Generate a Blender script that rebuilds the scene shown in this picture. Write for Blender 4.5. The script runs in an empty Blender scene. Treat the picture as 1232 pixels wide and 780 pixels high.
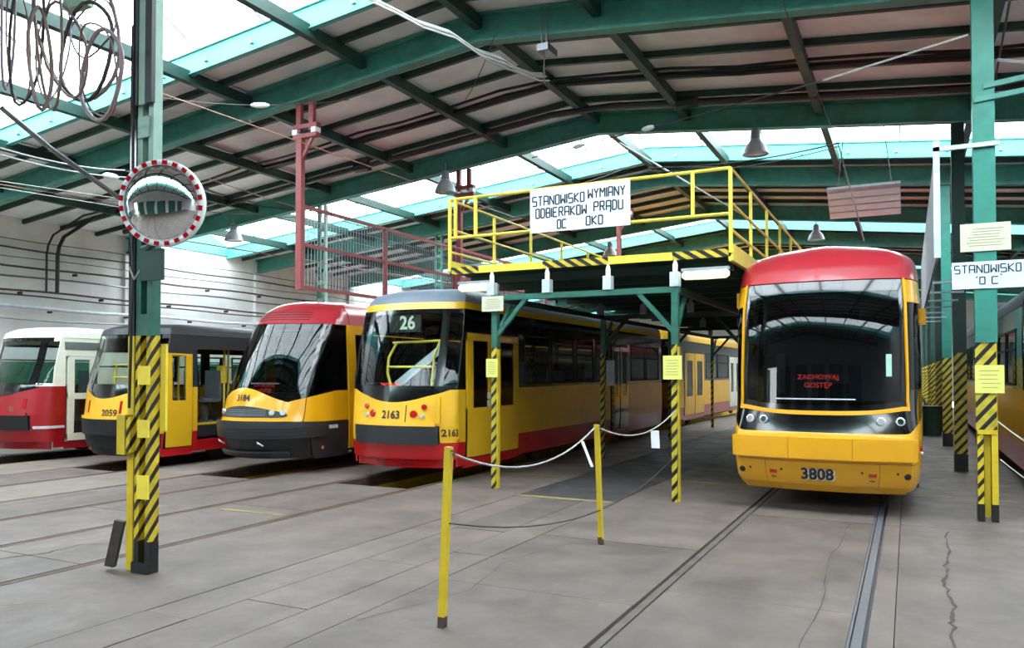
import bpy, math, random
from mathutils import Vector, Matrix
random.seed(7)
sc = bpy.context.scene
col = sc.collection
R = math.radians

# ------------------------------------------------------------------ camera, world, exposure
CAMH = 1.7; F = 950.0; PITCH = R(1.25); YAW = R(26.665)
cd = bpy.data.cameras.new('camera'); cd.sensor_width = 36; cd.lens = F/1232*36; cd.clip_end = 300
cam = bpy.data.objects.new('camera', cd); col.objects.link(cam)
VC = 428.27; cd.shift_y = (VC-390)/1232   # the picture is perspective-corrected: small tilt, raised frame
cam.location = (0, 0, CAMH); cam.rotation_euler = (R(90)+PITCH, 0, YAW); sc.camera = cam

wd = bpy.data.worlds.new('sky'); sc.world = wd; wd.use_nodes = True
wn = wd.node_tree.nodes; wl = wd.node_tree.links
bg = wn['Background']; bg.inputs[1].default_value = 11.5
tc = wn.new('ShaderNodeTexCoord'); ns = wn.new('ShaderNodeTexNoise'); ns.inputs['Scale'].default_value = 2.2
rp = wn.new('ShaderNodeValToRGB'); rp.color_ramp.elements[0].color = (0.78, 0.88, 1, 1); rp.color_ramp.elements[1].color = (1, 0.99, 0.96, 1)
wl.new(tc.outputs['Generated'], ns.inputs['Vector']); wl.new(ns.outputs['Fac'], rp.inputs['Fac']); wl.new(rp.outputs[0], bg.inputs[0])
vs = sc.view_settings; vs.view_transform = 'Standard'; vs.look = 'None'; vs.gamma = 1; vs.exposure = 0.17
sc.cycles.max_bounces = 8; sc.cycles.diffuse_bounces = 5; sc.cycles.glossy_bounces = 4; sc.cycles.transparent_max_bounces = 16
sc.cycles.transmission_bounces = 6; sc.cycles.sample_clamp_indirect = 8; sc.cycles.caustics_reflective = False; sc.cycles.caustics_refractive = False

# roof geometry: portal frames every 5.2 m, skylight after every second one
XR, XL, XW = -5.9, -20.7, 8.6
def ztop(x): return 7.22 - .105*abs(x-XR)
PAIRS = [10.6+10.4*j for j in range(-2, 4)]          # first portal of each pair
SKY = [(a+5.45, a+9.0) for a in PAIRS]
for y0, y1 in SKY:                                     # light portals guide the sky sampling at each skylight
    for xa, xb in ((XL, XR), (XR, XW)):
        pl = bpy.data.lights.new('skylight_portal', 'AREA'); pl.shape = 'RECTANGLE'; pl.size = xb-xa; pl.size_y = y1-y0; pl.cycles.is_portal = True
        po = bpy.data.objects.new('skylight_portal', pl); col.objects.link(po)
        xm = (xa+xb)/2; po.location = (xm, (y0+y1)/2, ztop(xm)+.28)
        po.rotation_euler = (0, math.atan(.105)*(-1 if xm < XR else 1), 0)

# ------------------------------------------------------------------ pixel helper (a point on a plane at a known real distance)
FW = Vector((-math.sin(YAW), math.cos(YAW), 0)); UP = Vector((0, 0, 1))
cF = FW*math.cos(PITCH)+UP*math.sin(PITCH); cU = UP*math.cos(PITCH)-FW*math.sin(PITCH); cR = Vector((math.cos(YAW), math.sin(YAW), 0))
def ray(u, v): return cF + cR*((u-616)/F) - cU*((v-VC)/F)
def at(u, v, Y): d = ray(u, v); return Vector((0, 0, CAMH)) + d*(Y/d.y)
def atX(u, v, X): d = ray(u, v); return Vector((0, 0, CAMH)) + d*(X/d.x)
def gr(u, v, z=0): d = ray(u, v); return Vector((0, 0, CAMH)) + d*((z-CAMH)/d.z)

# ------------------------------------------------------------------ materials
def s2l(c): return tuple((x/12.92 if x <= .04045 else ((x+.055)/1.055)**2.4) for x in [k/255 for k in c])
MC = {}
def mat(name, rgb, rough=.5, metal=0, var=.15, scale=6, bump=0.0, coat=0, rnd=0, spec=.5, dirt=0):
    if name in MC: return MC[name]
    m = bpy.data.materials.new(name); m.use_nodes = True; n = m.node_tree.nodes; l = m.node_tree.links
    p = n['Principled BSDF']; c = s2l(rgb)
    tx = n.new('ShaderNodeTexCoord'); no = n.new('ShaderNodeTexNoise'); no.inputs['Scale'].default_value = scale; no.inputs['Detail'].default_value = 6
    l.new(tx.outputs['Object'], no.inputs['Vector'])
    r = n.new('ShaderNodeValToRGB'); e = r.color_ramp.elements
    e[0].position = .3; e[1].position = .7
    e[0].color = (*[x*(1-var) for x in c], 1); e[1].color = (*[min(1, x*(1+var)) for x in c], 1)
    l.new(no.outputs['Fac'], r.inputs['Fac']); out = r.outputs[0]
    if dirt:
        n2 = n.new('ShaderNodeTexNoise'); n2.inputs['Scale'].default_value = 1.7; n2.inputs['Detail'].default_value = 8; l.new(tx.outputs['Object'], n2.inputs['Vector'])
        r2 = n.new('ShaderNodeValToRGB'); r2.color_ramp.elements[0].position = .48; r2.color_ramp.elements[1].position = .72; l.new(n2.outputs['Fac'], r2.inputs['Fac'])
        mm = n.new('ShaderNodeMath'); mm.operation = 'MULTIPLY'; mm.inputs[1].default_value = dirt; l.new(r2.outputs[0], mm.inputs[0])
        mx = n.new('ShaderNodeMixRGB'); mx.inputs[2].default_value = (.05, .045, .035, 1); l.new(mm.outputs[0], mx.inputs[0]); l.new(out, mx.inputs[1]); out = mx.outputs[0]
    if rnd:
        oi = n.new('ShaderNodeObjectInfo'); mr = n.new('ShaderNodeMapRange'); mr.inputs[3].default_value = 1-rnd; mr.inputs[4].default_value = 1+rnd
        l.new(oi.outputs['Random'], mr.inputs[0]); h = n.new('ShaderNodeHueSaturation'); l.new(mr.outputs[0], h.inputs['Value']); l.new(out, h.inputs['Color']); out = h.outputs[0]
    l.new(out, p.inputs['Base Color'])
    p.inputs['Roughness'].default_value = rough; p.inputs['Metallic'].default_value = metal
    p.inputs['Coat Weight'].default_value = coat; p.inputs['Coat Roughness'].default_value = .06; p.inputs['Specular IOR Level'].default_value = spec
    if bump:
        b = n.new('ShaderNodeBump'); b.inputs['Strength'].default_value = bump; b.inputs['Distance'].default_value = .02
        n3 = n.new('ShaderNodeTexNoise'); n3.inputs['Scale'].default_value = scale*8; l.new(tx.outputs['Object'], n3.inputs['Vector'])
        l.new(n3.outputs['Fac'], b.inputs['Height']); l.new(b.outputs[0], p.inputs['Normal'])
    MC[name] = m; return m
def glass(name, tint, refl_rough=.02, ior=1.5, body=None):
    if name in MC: return MC[name]
    m = bpy.data.materials.new(name); m.use_nodes = True; n = m.node_tree.nodes; l = m.node_tree.links
    for x in list(n): n.remove(x)
    o = n.new('ShaderNodeOutputMaterial'); mx = n.new('ShaderNodeMixShader'); fr = n.new('ShaderNodeFresnel'); fr.inputs[0].default_value = ior
    tr = n.new('ShaderNodeBsdfTransparent'); tr.inputs[0].default_value = (*tint, 1); g = n.new('ShaderNodeBsdfGlossy'); g.inputs['Roughness'].default_value = refl_rough
    ge = n.new('ShaderNodeNewGeometry'); iv = n.new('ShaderNodeMath'); iv.operation = 'SUBTRACT'; iv.inputs[0].default_value = 1; l.new(ge.outputs['Backfacing'], iv.inputs[1])
    mu = n.new('ShaderNodeMath'); mu.operation = 'MULTIPLY'; l.new(fr.outputs[0], mu.inputs[0]); l.new(iv.outputs[0], mu.inputs[1])      # the thin pane reflects at its outer face only
    l.new(mu.outputs[0], mx.inputs[0]); l.new(tr.outputs[0], mx.inputs[1]); l.new(g.outputs[0], mx.inputs[2])
    if body:
        m2 = n.new('ShaderNodeMixShader'); m2.inputs[0].default_value = body[1]; t2 = n.new('ShaderNodeBsdfTranslucent'); t2.inputs[0].default_value = (*body[0], 1)
        l.new(mx.outputs[0], m2.inputs[1]); l.new(t2.outputs[0], m2.inputs[2]); l.new(m2.outputs[0], o.inputs[0])
    else: l.new(mx.outputs[0], o.inputs[0])
    MC[name] = m; return m
def emit(name, rgb, s):
    if name in MC: return MC[name]
    m = bpy.data.materials.new(name); m.use_nodes = True; n = m.node_tree.nodes; p = n['Principled BSDF']
    p.inputs['Base Color'].default_value = (*rgb, 1); p.inputs['Emission Color'].default_value = (*rgb, 1); p.inputs['Emission Strength'].default_value = s
    MC[name] = m; return m
def hazard(name, period=.13, duty=.5, a=(208, 182, 44), b=(18, 18, 16), kx=1., ky=0., kz=1.):
    m = bpy.data.materials.new(name); m.use_nodes = True; n = m.node_tree.nodes; l = m.node_tree.links; p = n['Principled BSDF']
    tx = n.new('ShaderNodeTexCoord'); d = n.new('ShaderNodeVectorMath'); d.operation = 'DOT_PRODUCT'; d.inputs[1].default_value = (kx/period, ky/period, kz/period)
    l.new(tx.outputs['Object'], d.inputs[0]); f = n.new('ShaderNodeMath'); f.operation = 'FRACT'; l.new(d.outputs['Value'], f.inputs[0])
    g = n.new('ShaderNodeMath'); g.operation = 'LESS_THAN'; g.inputs[1].default_value = duty; l.new(f.outputs[0], g.inputs[0])
    no = n.new('ShaderNodeTexNoise'); no.inputs['Scale'].default_value = 9; no.inputs['Detail'].default_value = 8; l.new(tx.outputs['Object'], no.inputs['Vector'])
    r = n.new('ShaderNodeValToRGB'); r.color_ramp.elements[0].position = .35; r.color_ramp.elements[0].color = (*[x*.7 for x in s2l(a)], 1); r.color_ramp.elements[1].color = (*s2l(a), 1); r.color_ramp.elements[1].position = .6
    l.new(no.outputs['Fac'], r.inputs['Fac'])
    mx = n.new('ShaderNodeMixRGB'); mx.inputs[2].default_value = (*s2l(b), 1); l.new(g.outputs[0], mx.inputs[0]); l.new(r.outputs[0], mx.inputs[1]); l.new(mx.outputs[0], p.inputs['Base Color'])
    p.inputs['Roughness'].default_value = .5; return m
def concrete(name, rgb, v=.3, rnd=.09, stain=.65):
    m = bpy.data.materials.new(name); m.use_nodes = True; n = m.node_tree.nodes; l = m.node_tree.links; p = n['Principled BSDF']; c = s2l(rgb)
    g = n.new('ShaderNodeNewGeometry')
    def noise(s, d, rough=.6, vec=g.outputs['Position']):
        x = n.new('ShaderNodeTexNoise'); x.inputs['Scale'].default_value = s; x.inputs['Detail'].default_value = d; x.inputs['Roughness'].default_value = rough; l.new(vec, x.inputs['Vector']); return x.outputs['Fac']
    def ramp(f, a, b, ca, cb):
        r = n.new('ShaderNodeValToRGB'); e = r.color_ramp.elements; e[0].position = a; e[1].position = b; e[0].color = (*ca, 1); e[1].color = (*cb, 1); l.new(f, r.inputs[0]); return r.outputs[0]
    base = ramp(noise(1.1, 9), .3, .72, [x*(1-v) for x in c], [min(1, x*(1+v)) for x in c])
    fine = ramp(noise(26, 5, .8), .3, .8, (.86, .86, .86), (1.1, 1.1, 1.1))
    m1 = n.new('ShaderNodeMixRGB'); m1.blend_type = 'MULTIPLY'; m1.inputs[0].default_value = 1; l.new(base, m1.inputs[1]); l.new(fine, m1.inputs[2])
    mp = n.new('ShaderNodeMapping'); mp.inputs['Scale'].default_value = (1.6, .25, 1); l.new(g.outputs['Position'], mp.inputs['Vector'])
    st = ramp(noise(1.3, 6, .7, mp.outputs[0]), .5, .78, (0, 0, 0), (1, 1, 1)); sm = n.new('ShaderNodeMath'); sm.operation = 'MULTIPLY'; sm.inputs[1].default_value = stain; l.new(st, sm.inputs[0])
    m2 = n.new('ShaderNodeMixRGB'); m2.inputs[2].default_value = (*[x*.45 for x in c], 1); l.new(sm.outputs[0], m2.inputs[0]); l.new(m1.outputs[0], m2.inputs[1])
    wp = ramp(noise(.9, 10, .75), .63, .74, (0, 0, 0), (1, 1, 1)); wm = n.new('ShaderNodeMath'); wm.operation = 'MULTIPLY'; wm.inputs[1].default_value = .35; l.new(wp, wm.inputs[0])
    m3 = n.new('ShaderNodeMixRGB'); m3.inputs[2].default_value = (*[min(1, x*1.7) for x in c], 1); l.new(wm.outputs[0], m3.inputs[0]); l.new(m2.outputs[0], m3.inputs[1])
    oi = n.new('ShaderNodeObjectInfo'); mr = n.new('ShaderNodeMapRange'); mr.inputs[3].default_value = 1-rnd; mr.inputs[4].default_value = 1+rnd
    l.new(oi.outputs['Random'], mr.inputs[0]); h = n.new('ShaderNodeHueSaturation'); l.new(mr.outputs[0], h.inputs['Value']); l.new(m3.outputs[0], h.inputs['Color'])
    l.new(h.outputs[0], p.inputs['Base Color']); l.new(ramp(noise(2, 5), .3, .7, (.45,)*3, (.75,)*3), p.inputs['Roughness'])
    b = n.new('ShaderNodeBump'); b.inputs['Strength'].default_value = .25; b.inputs['Distance'].default_value = .01; l.new(noise(40, 6, .8), b.inputs['Height']); l.new(b.outputs[0], p.inputs['Normal'])
    MC[name] = m; return m

green = mat('green_paint', (38, 98, 82), .45, var=.2, dirt=.25)
beamgreen = mat('portal_green_paint', (66, 138, 124), .5, var=.15, dirt=.3)
darkgreen = mat('dark_green_paint', (24, 58, 50), .55, var=.2)
cyan = mat('light_green_paint', (92, 172, 168), .6, var=.06, dirt=.08)
palegreen = mat('pale_green', (150, 182, 165), .5, var=.1, dirt=.2)
teal = mat('teal_column_paint', (46, 128, 112), .45, var=.12, dirt=.25)
greypanel = mat('roof_panel_board', (240, 240, 242), .85, var=.06, scale=2, rnd=.05, dirt=.12)
yellow = mat('yellow_paint', (206, 178, 36), .45, var=.1, dirt=.35)
railyel = mat('railing_yellow', (232, 208, 70), .45, var=.08, dirt=.2)
black = mat('black_paint', (20, 20, 22), .45)
blackgl = mat('black_gloss', (10, 11, 13), .12, var=.05, coat=.6)
rubber = mat('black_rubber', (14, 14, 15), .7)
redbrown = mat('red_oxide_paint', (140, 62, 62), .5, var=.12, dirt=.3)
steel = mat('worn_steel', (120, 122, 126), .35, .8, var=.15)
railst = mat('polished_rail_steel', (112, 114, 120), .35, .3, var=.1); railbr = mat('dull_rail_steel', (92, 84, 78), .6, .2, var=.25)
rusty = mat('rusty_steel', (84, 66, 56), .7, .3, var=.3, scale=12)
greyp = mat('grey_paint', (150, 160, 168), .5)
lgrey = mat('light_grey_paint', (190, 198, 205), .5)
white = mat('white_paint', (228, 230, 232), .5, var=.05)
signw = mat('sign_white_board', (206, 216, 230), .45, var=.04)
paper = mat('cream_paper', (200, 200, 176), .7, var=.04)
ypaper = mat('pale_yellow_paper', (216, 214, 112), .7, var=.04)
ink = mat('sign_ink', (30, 32, 38), .6)
inkl = mat('faint_ink', (140, 130, 96), .7)
tyel = mat('tram_yellow_paint', (222, 160, 20), .28, var=.04, scale=2, coat=.5)
tyel_d = mat('tram_yellow_used_paint', (222, 172, 34), .35, var=.07, scale=2, coat=.3)
tred = mat('tram_red_paint', (190, 22, 28), .28, var=.05, coat=.5)
tred_d = mat('tram_faded_red_paint', (160, 36, 46), .3, var=.05, coat=.6)
dred = mat('tram_dark_red_paint', (150, 14, 26), .35, var=.06, coat=.3)
cream = mat('tram_cream_paint', (232, 232, 214), .4, var=.05)
tgrey = mat('tram_roof_grey', (108, 120, 134), .5, var=.08, dirt=.2)
tdark = mat('tram_dark_grey', (38, 40, 44), .45, var=.1)
seatg = mat('seat_grey', (92, 98, 104), .7)
ggreen = mat('interior_green_panel', (28, 92, 68), .5)
lensr = mat('red_lens', (170, 16, 26), .12, coat=1)
lenso = mat('orange_lens', (235, 110, 20), .15, coat=1)
lensw = mat('clear_lens', (190, 200, 210), .1, .3, coat=1)
wallm = mat('whitewashed_wall', (224, 222, 220), .85, var=.05, scale=1.2, dirt=.16)
wood = mat('weathered_wood', (62, 56, 50), .8, var=.3, scale=14, bump=.4)
cable = mat('cable_sheath', (58, 50, 50), .6)
cableb = mat('brown_hose', (120, 100, 92), .55, var=.2)
lcable = mat('light_cable', (170, 172, 168), .5)
copper = mat('copper_wire', (150, 110, 90), .5, .3)
wire = mat('overhead_wire', (70, 66, 66), .5, .5)
ledred = emit('red_led', (1, .06, .05), 1.6)
tube_on = emit('fluorescent_on', (.9, .95, .55), 1.2)
disp = mat('display_digits', (205, 215, 190), .5)
skyglass = glass('skylight_glass', (.92, .96, .97), .1, 1.3, ((.9, .95, .97), .25))
gclear = glass('tram_clear_glass', (.9, .94, .93))
gsemi = glass('tram_tinted_glass', (.7, .73, .74), ior=1.55)
gdark = glass('tram_dark_glass', (.45, .47, .49), ior=1.55)
haz = hazard('hazard_paint', .15, .42, kx=-1.3, ky=-1.3)
hazd = hazard('deck_hazard_paint', .17, .5, kx=.9, kz=1.4)
hazpost = hazard('worn_hazard_paint', .17, .42, kx=-1.2, a=(190, 172, 50), ky=-1.2)
conc = concrete('floor_concrete', (101, 90, 84))
conc2 = concrete('lane_asphalt', (62, 59, 58), .15, .04, .3)
concl = concrete('pale_concrete', (124, 113, 105), .12, .05, .3)
pitm = mat('pit_concrete', (44, 42, 40), .9)
mirrorm = mat('mirror_surface', (235, 238, 240), .03, 1, var=.01)

# ------------------------------------------------------------------ mesh builder and tagging
ORG = {}
class MB:
    def __init__(s): s.v = []; s.f = []
    def add(s, vs, fs):
        b = len(s.v); s.v += [Vector(p) for p in vs]; s.f += [tuple(i+b for i in q) for q in fs]; return s
    def box(s, a, b):
        x0, y0, z0 = a; x1, y1, z1 = b
        return s.add([(x0,y0,z0),(x1,y0,z0),(x1,y1,z0),(x0,y1,z0),(x0,y0,z1),(x1,y0,z1),(x1,y1,z1),(x0,y1,z1)],
                     [(0,3,2,1),(4,5,6,7),(0,1,5,4),(1,2,6,5),(2,3,7,6),(3,0,4,7)])
    def bar(s, p, q, w, h, up=(0,0,1)):
        p = Vector(p); q = Vector(q); d = (q-p).normalized(); u = Vector(up)
        if abs(d.dot(u)) > .98: u = Vector((0,1,0))
        r = d.cross(u).normalized(); u = r.cross(d)
        P = []
        for c in (p, q):
            for a, b in ((-1,-1),(1,-1),(1,1),(-1,1)): P.append(c+r*(a*w/2)+u*(b*h/2))
        return s.add(P, [(0,1,2,3),(7,6,5,4),(0,4,5,1),(1,5,6,2),(2,6,7,3),(3,7,4,0)])
    def tube(s, pts, r, n=6, closed=False):
        pts = [Vector(p) for p in pts]; N = len(pts); b = []
        u = Vector((0,0,1))
        for i, p in enumerate(pts):
            d = (pts[(i+1) % N]-pts[i-1]) if closed else (pts[min(i+1,N-1)]-pts[max(i-1,0)])
            d.normalize()
            if abs(d.dot(u)) > .97: u = Vector((0,1,0)) if abs(d.y) < .9 else Vector((1,0,0))
            a = d.cross(u).normalized(); u = a.cross(d)
            for k in range(n):
                t = 2*math.pi*k/n; b.append(p+a*(math.cos(t)*r)+u*(math.sin(t)*r))
        f = []
        for i in range(N if closed else N-1):
            j = (i+1) % N
            for k in range(n): f.append((i*n+k, i*n+(k+1) % n, j*n+(k+1) % n, j*n+k))
        if not closed: f += [tuple(range(n))[::-1], tuple((N-1)*n+k for k in range(n))]
        return s.add(b, f)
    def lathe(s, c, prof, n=16, ax=(0,0,1), cap=True):
        ax = Vector(ax).normalized(); t = Vector((1,0,0)) if abs(ax.x) < .9 else Vector((0,1,0)); a = ax.cross(t).normalized(); e = ax.cross(a); c = Vector(c); b = []; f = []
        for r, h in prof:
            for k in range(n): th = 2*math.pi*k/n; b.append(c+ax*h+a*(math.cos(th)*r)+e*(math.sin(th)*r))
        for i in range(len(prof)-1):
            for k in range(n): f.append((i*n+k, i*n+(k+1) % n, (i+1)*n+(k+1) % n, (i+1)*n+k))
        if cap: f += [tuple(range(n))[::-1], tuple((len(prof)-1)*n+k for k in range(n))]
        return s.add(b, f)
    def prism(s, poly, d):   # poly: list of 3d points, d: extrusion vector
        n = len(poly); P = [Vector(p) for p in poly]; d = Vector(d)
        return s.add(P+[p+d for p in P], [tuple(range(n))[::-1], tuple(n+i for i in range(n))]+[(i, (i+1) % n, n+(i+1) % n, n+i) for i in range(n)])
    def channel(s, x, y, z0, z1, w, d, t=.012, face=1):   # C section column, open to -face*x
        s.box((x-w/2, y-d/2, z0), (x+w/2, y-d/2+t, z1)); s.box((x-w/2, y+d/2-t, z0), (x+w/2, y+d/2, z1))
        xx = x+face*w/2; return s.box((min(xx, xx-face*t), y-d/2+t, z0), (max(xx, xx-face*t), y+d/2-t, z1))
    def build(s, name, m, parent=None, org=None, smooth=False, **kw):
        if parent is not None: o0 = ORG[parent.name]
        elif org is not None: o0 = Vector(org)
        else: o0 = Vector((0,0,0))
        me = bpy.data.meshes.new(name); me.from_pydata([tuple(p-o0) for p in s.v], [], s.f); me.materials.append(m)
        if smooth:
            for p in me.polygons: p.use_smooth = True
            try: me.set_sharp_from_angle(angle=R(35))
            except Exception: pass
        o = bpy.data.objects.new(name, me); col.objects.link(o)
        if parent is not None: o.parent = parent
        else: o.location = o0
        ORG[o.name] = o0
        for k, val in kw.items(): o[k] = val
        return o
def thing(name, loc, label, cat, group=None):
    o = bpy.data.objects.new(name, None); o.empty_display_size = .1; col.objects.link(o); o.location = loc; ORG[o.name] = Vector(loc)
    o['label'] = label; o['category'] = cat
    if group: o['group'] = group
    return o
def dup(o, delta=None, parent=None, label=None):
    c = o.copy(); col.objects.link(c)
    if parent is not None: c.parent = parent
    if delta is not None: c.location = o.location+Vector(delta)
    if label: c['label'] = label
    ORG[c.name] = ORG[o.name]+Vector(delta or (0,0,0))
    for ch in list(o.children): dup(ch, None, c)
    return c
def textmesh(s, size, bold=0.0):
    cu = bpy.data.curves.new('t', 'FONT'); cu.body = s; cu.size = size; cu.align_x = 'CENTER'; cu.align_y = 'CENTER'; cu.offset = bold; cu.resolution_u = 3; cu.fill_mode = 'FRONT'
    o = bpy.data.objects.new('t', cu); col.objects.link(o); dg = bpy.context.evaluated_depsgraph_get(); me = bpy.data.meshes.new_from_object(o.evaluated_get(dg))
    vs = [v.co.copy() for v in me.vertices]; fs = [tuple(p.vertices) for p in me.polygons]
    bpy.data.objects.remove(o); return vs, fs
def flattext(s, size, c, xd, yd, off, bold=0, sx=1):
    vs, fs = textmesh(s, size, bold); xd = Vector(xd).normalized(); yd = Vector(yd).normalized(); nrm = xd.cross(yd)
    b = MB(); b.add([Vector(c)+xd*(p.x*sx)+yd*p.y+nrm*off for p in vs], fs); return b

# ------------------------------------------------------------------ floor: slabs, rails, pits
floor = MB().box((XL-.3, -17.5, -1.7), (XW+.3, 62, -1.45)).build('floor', pitm, kind='structure')
TR = {1: (-16.45, -15.15, 8.9), 2: (-13.5, -12.2, 9.15), 3: (-10.7, -9.4, 9.5), 4: (-7.98, -6.55, 9.72), 6: (-1.76, -.31, None), 7: (1.9, 3.25, 12)}
YN, YF = -16, 60
def slab(x0, x1, y0, y1, m=conc, g=.006, dz=0.0):
    MB().box((x0+g, y0+g, -.25), (x1-g, y1-g, dz)).build('slab', m, floor)
def strip(x0, x1, ys, m=conc, g=.006):
    for a, b in zip(ys[:-1], ys[1:]): slab(x0, x1, a, b, m, g, random.uniform(-.004, 0))
GR = .055
def ysr(*k, a=YN, b=YF): return [a]+list(k)+[b]
strip(XL, TR[1][0]-GR, ysr(-4, 3, 8.9, 16, 30), concl)
strip(TR[1][0]+GR, TR[1][1]-GR, ysr(-4, 3, b=8.9)); 
strip(TR[1][1]+GR, TR[2][0]-GR, ysr(-4, 4, 9.1, 16, 30), concl)
strip(TR[2][0]+GR, TR[2][1]-GR, ysr(-4, 5, b=9.15))
strip(TR[2][1]+GR, TR[3][0]-GR, ysr(-4, 3, 6.2, 9.4, 16, 30), concl)
strip(TR[3][0]+GR, TR[3][1]-GR, ysr(-4, 4.5, 7.6, b=9.5))
strip(TR[3][1]+GR, TR[4][0]-GR, ysr(-4, 4.0, 6.6, 9.55, 14, 22, 36))
strip(TR[4][0]+GR, TR[4][1]-GR, ysr(-4, 4.6, 7.6, b=9.72))
strip(TR[4][1]+GR, -4.9, ysr(-4, 1.5, 9.95, 14, 20, 30, 45), conc)
strip(-4.9, -4.47, ysr(-4, 3.9, b=9.95)); strip(-4.47, -3.88, ysr(-4, 1.2, 4.45, 5.9, 7.55, b=9.95)); strip(-3.88, -3.47, ysr(-4, 6.5, b=9.95))
strip(-4.9, -3.47, ysr(16.5, 23, 30, a=9.95), conc2)
strip(-3.47, TR[6][0]-GR, ysr(-4, 2.2, 5.6, 7.6, 9.95, 15, 22, 30, 45))
strip(TR[6][0]+GR, TR[6][1]-GR, ysr(-4, 2, 6.1, 9.8, 16, 26, 40))
strip(TR[6][1]+GR, -.1, ysr(-4, 3.5, 9.8, 20), conc, .003); strip(-.1, TR[7][0]-GR, ysr(-4, 2.5, 9.9, 12.8, 18, 26, 40), conc, .003)
strip(TR[7][0]+GR, TR[7][1]-GR, ysr(-4, 4, b=12)); strip(TR[7][1]+GR, XW, ysr(-4, 4, 12, 25))
for k, (xa, xb, pit) in TR.items():
    for x in (xa, xb):
        m = railst if (k == 6 and x == xb) else (railbr if k == 6 else rusty); sg = 1 if x == xb else -1
        b = MB(); y0 = YN; hw = .036 if k != 6 else .03
        b.box((x-hw, y0, -.16), (x+hw, YF, -.004 if m is not railst else .002))
        b.box((x-sg*.05-.009, y0, -.12), (x-sg*.05+.009, YF, -.008)); b.box((x-.054, y0, -.2), (x+.054, YF, -.045))
        b.build('rail', m, floor)
        if pit: MB().box((x-.05*sg-.012, pit, -1.45), (x-.05*sg+.012, YF, -.17)).build('pit_wall', yellow if k != 7 else pitm, floor)
    if pit: MB().box((xa+.05, pit-.15, -1.45), (xb-.05, pit-.02, -.2)).build('pit_wall', pitm, floor)
b = MB()
def crack(pts, w=.012, n=5):
    b = MB(); P = []
    for (x0, y0), (x1, y1) in zip(pts[:-1], pts[1:]):
        for i in range(n): t = i/n; P.append((x0+(x1-x0)*t+random.uniform(-.025, .025), y0+(y1-y0)*t))
    P.append(pts[-1])
    for (x0, y0), (x1, y1) in zip(P[:-1], P[1:]):
        ww = w*random.uniform(.35, 1.1); b.add([(x0-ww/2, y0, .0015), (x0+ww/2, y0, .0015), (x1+ww/2, y1, .0015), (x1-ww/2, y1, .0015)], [(0, 1, 2, 3)])
    b.build('crack', mat('crack_dark', (62, 56, 52), .95), floor)
crack([(.36, 9.7), (.3, 8.3), (.24, 7.4), (.3, 6.6), (.24, 6.0), (.26, 5.0)], .028, 8)
crack([(-.62, 9.7), (-.66, 8), (-.6, 6.6), (-.64, 4.6)], .008)
crack([(-7.45, 4.3), (-7.3, 4.75), (-7.35, 5.1), (-7.05, 5.35)], .03)
crack([(-3.4, 4.4), (-3.1, 5.4), (-3.25, 6.4), (-3.0, 7.4)], .008)
crack([(-6.1, 3.4), (-5.7, 3.7), (-5.3, 3.75)], .012)
def paint(name, x0, x1, y0, y1, m): MB().box((x0, y0, .0), (x1, y1, .003)).build(name, m, floor)
wornyel = mat('worn_floor_yellow', (140, 126, 70), .8, var=.2, scale=20, dirt=.6)
paint('painted_line', -7.72, -6.68, 7.2, 7.27, wornyel); paint('painted_line', -4.9, -3.5, 9.86, 9.95, wornyel)
paint('painted_line', -6.45, -4.95, 12.0, 12.06, wornyel); paint('painted_line', -3.4, -1.85, 12.3, 12.37, wornyel); paint('painted_line', .0, 1.7, 12.3, 12.36, wornyel)
paint('painted_line', -6.45, -6.36, 10.2, 30, wornyel)

# ------------------------------------------------------------------ walls
wl_ = MB().box((XL-.25, -17, -.25), (XL, 61, ztop(XL)+.6)).build('wall_left', wallm, kind='structure')
for y in [10.6+5.2*k for k in range(-5, 9)]: MB().box((XL, y-.18, 0), (XL+.12, y+.18, ztop(XL)-.45)).build('pilaster', wallm, wl_)
MB().box((XL, -16.8, 0), (XL+.012, 60.8, 2.0)).build('painted_dado', ggreen, wl_)
MB().box((XW, -17, -.25), (XW+.25, 61, ztop(XW)+.6)).build('wall_right', wallm, kind='structure')
def gable(y0, y1):
    return MB().prism([(XL-.25, y0, -.25), (XW+.25, y0, -.25), (XW+.25, y0, ztop(XW)+.3), (XR, y0, ztop(XR)+.3), (XL-.25, y0, ztop(XL)+.3)], (0, y1-y0, 0))
gable(60.8, 61).build('wall_back', wallm, kind='structure')
b = MB(); b.prism([(XL-.25, -17, 4.6), (XW+.25, -17, 4.6), (XW+.25, -17, ztop(XW)+.2), (XR, -17, ztop(XR)+.2), (XL-.25, -17, ztop(XL)+.2)], (0, .2, 0))
GX = [(-19.5+4.6*k, -16.1+4.6*k) for k in range(6)]; e = [XL-.25]+[v for g_ in GX for v in g_]+[XW+.25]
for xa, xb in zip(e[::2], e[1::2]): b.box((xa, -17, -.25), (xb, -16.8, 4.6))
wf_ = b.build('wall_front', wallm, kind='structure')          # unseen tram gates added; the open one lets daylight reach the ceiling
for k, (xa, xb) in enumerate(GX):
    if k > 0: MB().box((xa, -16.95, -.1), (xb, -16.9, 4.6)).build('door_%d' % (k+1), green, kind='structure'); continue      # shut gates
    g = MB().box((xa-.06, -18.6, .05), (xa, -17.0, 4.5)).build('door_%d' % (k+1), green, kind='structure'); MB().box((xb, -18.6, .05), (xb+.06, -17.0, 4.5)).build('added_gate_leaf', green, g)
MB().box((-60, -80, -.5), (50, -17, -.06)).build('floor_yard', concl, kind='structure')  # unseen yard added to bounce sky light in through the open gate
XWL = XL+.12
zs = [4.95, 4.5, 4.28, 3.9, 3.42]
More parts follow.
